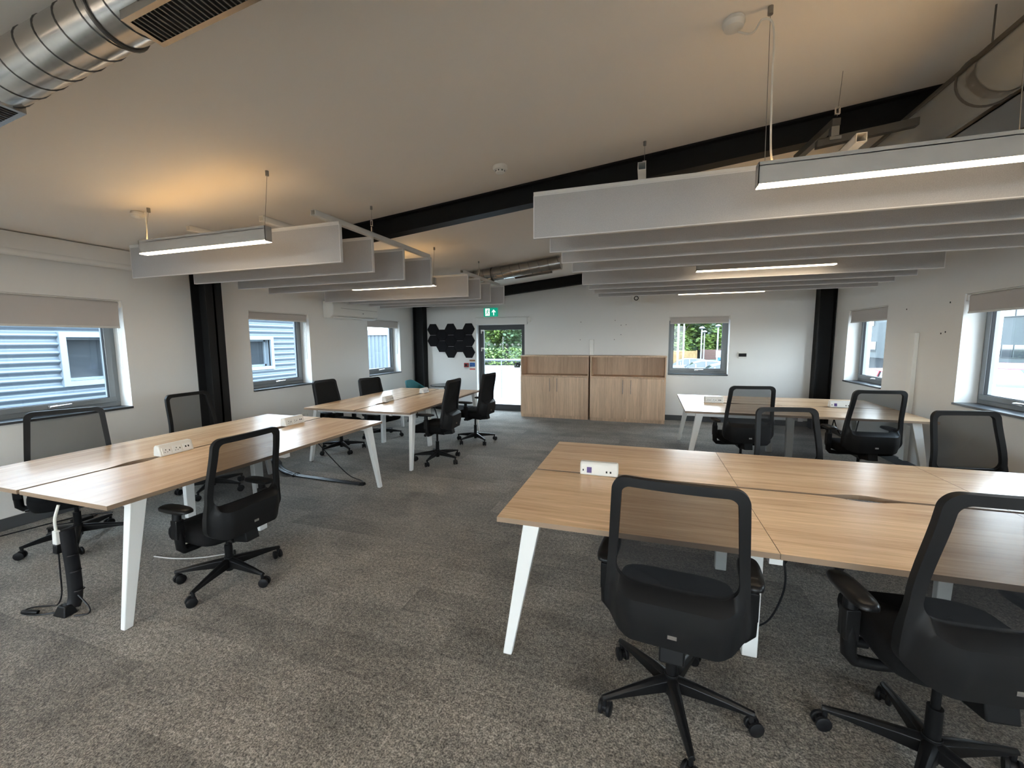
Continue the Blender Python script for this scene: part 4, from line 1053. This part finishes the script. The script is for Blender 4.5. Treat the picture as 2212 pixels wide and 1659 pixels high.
# white building across the car park on the right
root = empty('white_building', (34, 58, GZ)); tag(root, 'white rendered building with dark window bands across the car park', 'building')
m = MB(); m.box((0, -58, 0), (8, 60, 9)); m.build('rendered_wall', 'render', root, smooth=False)
def glaz(y0, y1, z0, z1, nm='window'):
    f = MB(); f.box((-.06, y0, z0), (.02, y1, z1)); fr = f.build(nm, 'render', root)
    nn = max(1, int((y1 - y0) / 1.4)); s = (y1 - y0) / nn
    for i in range(nn):
        g = MB(); g.box((-.09, y0 + i * s + .08, z0 + .07), (-.05, y0 + (i + 1) * s - .08, z1 - .07)); g.build('pane', 'darkglass', fr, smooth=False)
glaz(-13.5, -2.0, 1.0, 2.35); glaz(20.5, 22.6, .9, 2.5); glaz(21.5, 24.5, 4.9, 6.0); glaz(-8, -3, 5.0, 6.4)
m = MB()
m.prism([(-14, 4.1), (-8, 7.0), (-3, 9.0), (-3, 8.2), (-8, 6.1), (-14, 3.2)], -1.6, -1.4, 'x'); m.build('outside_stair_stringer', 'trimw', root, smooth=False)
# cars
def car(x, y, rz, paint, label, L=4.3):
    root = empty('parked_car', (x, y, GZ), rz); tag(root, label, 'car', 'parked cars outside')
    st = [(-.50, .62, .45, .72), (-.485, .74, .34, .80), (-.40, .84, .28, .90), (-.25, .88, .26, .94), (0, .89, .26, .96), (.22, .89, .26, .93), (.36, .87, .28, .86), (.46, .80, .34, .74), (.50, .66, .44, .62)]
    m = MB(); rg = []
    for fx_, hw_, z0, z1 in st:
        xx = fx_ * L; rg.append([(xx, -hw_ * .92, z0), (xx, hw_ * .92, z0), (xx, hw_, z0 + (z1 - z0) * .35), (xx, hw_ * .97, z0 + (z1 - z0) * .75), (xx, hw_ * .86, z1), (xx, -hw_ * .86, z1), (xx, -hw_ * .97, z0 + (z1 - z0) * .75), (xx, -hw_, z0 + (z1 - z0) * .35)])
    m.rings(rg); m.build('car_body', paint, root, .02, angle=45)
    m = MB(); cab = [(-.455, .70, .88, .90), (-.40, .72, .90, 1.14), (-.30, .70, .92, 1.36), (-.10, .70, .94, 1.45), (.05, .69, .94, 1.43), (.17, .69, .93, 1.27), (.30, .70, .89, .94)]
    rg = []
    for fx_, hw_, z0, z1 in cab:
        xx = fx_ * L; tt = max(0, (z1 - .92) / .5); rg.append([(xx, -hw_ - .06, z0 - .04), (xx, hw_ + .06, z0 - .04), (xx, hw_ + .06 - .17 * tt, z1), (xx, -hw_ - .06 + .17 * tt, z1)])
    m.rings(rg); m.build('car_glasshouse', 'darkglass', root, .03, angle=45)
    m = MB(); rg = []
    for fx_, hw_, z0, z1 in cab[1:6]:
        xx = fx_ * L; tt = max(0, (z1 - .92) / .5); w_ = hw_ + .075 - .17 * tt; rg.append([(xx, -w_, z1 - .03), (xx, w_, z1 - .03), (xx, w_ - .03, z1 + .012), (xx, -w_ + .03, z1 + .012)])
    m.rings(rg); m.build('car_roof', paint, root, .01, angle=45)
    m = MB()
    for fx_ in (-.24, -.02, .14):
        for s in (-1, 1):
            i0 = fx_ * L; m.hexa([(i0 - .04, s * .80 - .012, .9), (i0 + .04, s * .80 - .012, .9), (i0 + .04, s * .80 + .012, .9), (i0 - .04, s * .80 + .012, .9)], [(i0 - .04 + (.0), s * .63 - .012, 1.40 if fx_ < .1 else 1.22), (i0 + .04, s * .63 - .012, 1.40 if fx_ < .1 else 1.22), (i0 + .04, s * .63 + .012, 1.40 if fx_ < .1 else 1.22), (i0 - .04, s * .63 + .012, 1.40 if fx_ < .1 else 1.22)])
    m.build('car_pillars', paint, root)
    for fx_ in (-.30, .31):
        for s in (-1, 1):
            q = MB(); q.tube([(fx_ * L, s * .70, .32), (fx_ * L, s * .72, .32), (fx_ * L, s * .88, .32), (fx_ * L, s * .90, .32)], [.28, .32, .32, .28], 24); wh = q.build('wheel', 'tyre', root)
            q = MB(); q.cyl((fx_ * L, s * .895, .32), (fx_ * L, s * .905, .32), .20, seg=20); q.build('wheel_rim', 'chrome', wh)
    q = MB(); q.box((L * .475, -.72, .58), (L * .49, -.42, .72)); q.box((L * .475, .42, .58), (L * .49, .72, .72)); q.build('headlamps', 'chrome', root, .02)
    q = MB(); q.box((-L * .487, -.74, .62), (-L * .478, -.5, .82)); q.box((-L * .487, .5, .62), (-L * .478, .74, .82)); q.build('tail_lamps', 'lampred', root, .01)
    q = MB(); q.box((-L * .497, -.26, .52), (-L * .487, .26, .63)); q.build('number_plate', 'orange', root)
    return root
car(10.9, 16.8, R(60), 'carwhite', 'white car parked closest under the near car-park window')
car(13.2, 21.0, R(60), 'carblue', 'dark blue car parked behind the closest white car')
car(16.6, 26.6, R(62), 'carwhite', 'white car parked behind the dark blue one, before the white building')
car(21.3, 33.5, R(60), 'carred', 'red car parked last before the white building windows')
car(11.6, 26.4, R(100), 'carred', 'red car outside the window beside the upright trunking')
car(10.2, 21.2, R(100), 'carwhite', 'white car ahead of the red one outside the window by the trunking')
car(3.3, 37.0, R(180), 'carsilver', 'silver car parked hindmost outside the end window')
car(4.1, 33.6, R(180), 'carwhite', 'white car parked between two others outside the end window')
car(4.9, 30.2, R(180), 'carwhite', 'white car with purple-dark windscreen parked nearest the end window', 4.4)
# fence panels, poles, bins outside the end window
def fence(x0, x1, y, top, mname, label):
    root = empty('fence_panel', ((x0 + x1) / 2, y, GZ)); tag(root, label, 'fence', 'fence panels outside the end window'); h = top - GZ; w_ = (x1 - x0) / 2
    nb = int(h / .15); m = MB()
    for i in range(nb): m.box((-w_, -.012, i * h / nb + .004), (w_, .012, (i + 1) * h / nb - .004))
    m.build('boards', mname, root)
    m = MB()
    for x_ in (-w_, 0, w_): m.box((x_ - .06, -.06, 0), (x_ + .06, .03, h + .05))
    m.build('posts', mname, root)
fence(1.6, 4.7, 44, .50, 'fence', 'yellowish timber fence beyond the cars outside the end window')
fence(5.4, 8.4, 45, .60, 'brickred', 'reddish brown boarded fence behind the green bin outside')
def post(x, y, top, r_, label, head=True):
    root = empty('outdoor_lamp_post', (x, y, GZ)); tag(root, label, 'lamp post', 'pale lamp posts outside the end window')
    m = MB(); m.cyl((0, 0, 0), (0, 0, top - GZ), r_ * 1.15, r_, 12); m.build('post_shaft', 'pole', root)
    if head:
        m = MB(); disc(m, (0, 0, top - GZ), [(.10, -.12), (.24, -.03), (.24, .02), (.08, .12)], seg=20); m.build('lantern_head', 'pole', root)
post(1.70, 25, 6, .05, 'thick pale post nearest the edge of the end window, outside', False)
post(2.50, 31.5, 6, .045, 'second tall pale post outside the end window', False)
post(4.64, 40, 2.62, .055, 'pale lamp post with saucer head in the middle of the outside view')
post(5.35, 44, 2.35, .05, 'shortest lamp post, standing beside the saucer headed one outside')
post(5.94, 40, 2.78, .06, 'tall lamp post with saucer head over the white board outside')
root = empty('wheelie_bin', (6.15, 43, GZ)); tag(root, 'green wheelie bin by the reddish fence outside', 'bin')
m = MB(); m.hexa([(-.22, -.25, .05), (.22, -.25, .05), (.22, .25, .05), (-.22, .25, .05)], [(-.29, -.34, .98), (.29, -.34, .98), (.29, .34, .98), (-.29, .34, .98)]); m.build('bin_body', 'bin', root, .02)
m = MB(); m.box((-.31, -.38, .98), (.31, .36, 1.07)); m.build('bin_lid', 'bin', root, .02)
for s in (-1, 1):
    m = MB(); m.cyl((s * .20, .28, .10), (s * .26, .28, .10), .10, seg=16); m.build('bin_wheel', 'tyre', root)
root = empty('recycling_container', (7.0, 44, GZ)); tag(root, 'blue container beside the green bin outside the end window', 'container')
m = MB(); m.prism([(-.5, 0), (.5, 0), (.55, .9), (.2, 1.25), (-.25, 1.25), (-.5, .9)], -.4, .4, 'y'); m.build('container_body', 'sky_blue', root, .04)
m = MB(); m.box((-.3, -.42, .85), (.3, -.395, 1.02)); m.build('container_slot', 'tyre', root)
root = empty('white_board', (6.55, 42, GZ)); tag(root, 'blank white board on posts above the blue container outside', 'board')
m = MB(); m.box((-.42, -.02, 1.35), (.42, .02, 1.98)); m.build('board_face', 'exitwhite' if False else 'carwhite', root)
m = MB(); m.cyl((-.3, .03, 0), (-.3, .03, 1.9), .03, seg=8); m.cyl((.3, .03, 0), (.3, .03, 1.9), .03, seg=8); m.build('board_posts', 'pole', root)
# trees
def tree(x, y, h, cr, leaf, label, rnd, nleaf=1500):
    rs = random.Random(rnd); root = empty('tree', (x, y, GZ)); tag(root, label, 'tree', 'trees beyond the car park')
    m = MB(); m.tube(spline([(0, 0, 0), (.1, 0, h * .3), (-.1, .1, h * .6), (.05, 0, h * .85)], 5), [.22 - .011 * i for i in range(16)], 8)
    for i in range(5):
        a = rs.uniform(0, 2 * PI); m.tube([(0, 0, h * (.25 + .1 * i)), (math.cos(a) * cr * .6, math.sin(a) * cr * .6, h * (.45 + .1 * i))], [.09, .03], 6)
    m.build('trunk', 'bark', root)
    m = MB(); cl = [(rs.gauss(0, cr * .45), rs.gauss(0, cr * .45), rs.uniform(.18, .95) * h) for _ in range(26)]
    for _ in range(nleaf):
        c = rs.choice(cl); dv = Vector((rs.gauss(0, 1), rs.gauss(0, 1), rs.gauss(0, 1))).normalized() * (cr * .42 * rs.uniform(.6, 1))
        p = Vector(c) + dv
        if p.z < .3: p.z = .3
        s = rs.uniform(.16, .34); ax = Vector((rs.uniform(-1, 1), rs.uniform(-1, 1), rs.uniform(-.4, .4))).normalized(); bx = ax.cross(Vector((rs.uniform(-1, 1), rs.uniform(-1, 1), 1))).normalized()
        m.add([p - ax * s, p - bx * s * .5 + ax * 0, p + ax * s, p + bx * s * .5], [(0, 1, 2, 3)])
    m.build('crown', leaf, root, smooth=False)
kinds = [('leaf1', 'light green leafy tree'), ('leaf2', 'dark green tree')]
tl = [(-24, 50, 0, 'farthest along past the glazed door'), (-20.5, 47, 1, 'behind the railing outside the glazed door, thickest'), (-17, 50, 0, 'outside, in the middle of the glazed door view'), (-13.6, 48, 1, 'outside, at the handle-free side of the glazed door view'),
      (-9.5, 52, 0, 'behind the cupboards beyond the end wall'), (1.2, 52, 1, 'outside behind the thick pale post'), (3.6, 50, 0, 'outside behind the yellowish fence, brightest'), (6.0, 55, 1, 'outside between the two saucer headed lamp posts, farther back'), (8.0, 52, 0, 'outside over the reddish fence'), (10.8, 54, 1, 'outside past the white board'), (-1.8, 54, 1, 'outside hidden beside the end window edge')]
for i, (x, y, kd, wh) in enumerate(tl):
    tree(x, y, 8.5 + (i * 37 % 5) * .5, 2.5, kinds[kd][0], kinds[kd][1] + ' ' + wh, 100 + i, 3600)
m = MB(); rs = random.Random(11)
import bmesh as _bm
_b = _bm.new(); _bm.ops.create_icosphere(_b, subdivisions=3, radius=1); _V = [v.co.copy() for v in _b.verts]; _F = [tuple(v.index for v in f.verts) for f in _b.faces]; _b.free()
for i in range(29):
    cx_, cy_, cz_, r_ = -42 + i * 2.0 + rs.uniform(-.6, .6), rs.uniform(64, 69), GZ + rs.uniform(1.5, 9.0), rs.uniform(3.2, 4.6)
    m.add([Vector((cx_, cy_, cz_)) + v * (r_ * rs.uniform(.82, 1.12)) for v in _V], _F)
    m.add([Vector((cx_, cy_ + 2, GZ + 1)) + v * (r_ * rs.uniform(.85, 1.15)) for v in _V], _F)
o = m.build('treeline', 'leaf2', smooth=False); tag(o, 'dark woodland mass closing the view beyond the car park', 'woodland', kind='stuff')
m = MB(); rs = random.Random(5)
for _ in range(2600):
    p = Vector((rs.uniform(-28, -8), rs.uniform(42, 44), GZ + rs.uniform(0, 2.2))); s = rs.uniform(.12, .25); ax = Vector((rs.uniform(-1, 1), rs.uniform(-1, 1), rs.uniform(-.5, .5))).normalized(); bx = ax.cross(Vector((rs.uniform(-1, 1), rs.uniform(-1, 1), 1))).normalized()
    m.add([p - ax * s, p - bx * s * .5, p + ax * s, p + bx * s * .5], [(0, 1, 2, 3)])
o = m.build('hedge', 'leaf1', smooth=False); tag(o, 'loose green hedge outside beyond the railing of the glazed door', 'hedge', kind='stuff')

# ------------------------------------------------------------------ light
wd = bpy.data.worlds.new('sky'); sc.world = wd; wd.use_nodes = True
nt = wd.node_tree; bg = nt.nodes['Background']
tc = nt.nodes.new('ShaderNodeTexCoord'); sp = nt.nodes.new('ShaderNodeSeparateXYZ'); cr = nt.nodes.new('ShaderNodeValToRGB')
nt.links.new(tc.outputs['Generated'], sp.inputs[0]); nt.links.new(sp.outputs['Z'], cr.inputs[0])
cr.color_ramp.elements[0].position = 0; cr.color_ramp.elements[0].color = (.93, .97, 1.0, 1); cr.color_ramp.elements[1].position = .8; cr.color_ramp.elements[1].color = (.62, .80, 1.0, 1)
nt.links.new(cr.outputs[0], bg.inputs['Color']); bg.inputs['Strength'].default_value = 3.3
vs = sc.view_settings; vs.view_transform = 'Standard'; vs.look = 'None'; vs.gamma = 1; vs.use_curve_mapping = False; vs.exposure = 2.47
sc.cycles.max_bounces = 10; sc.cycles.diffuse_bounces = 6; sc.cycles.transparent_max_bounces = 16; sc.cycles.use_denoising = True
sc.cycles.sample_clamp_indirect = 6
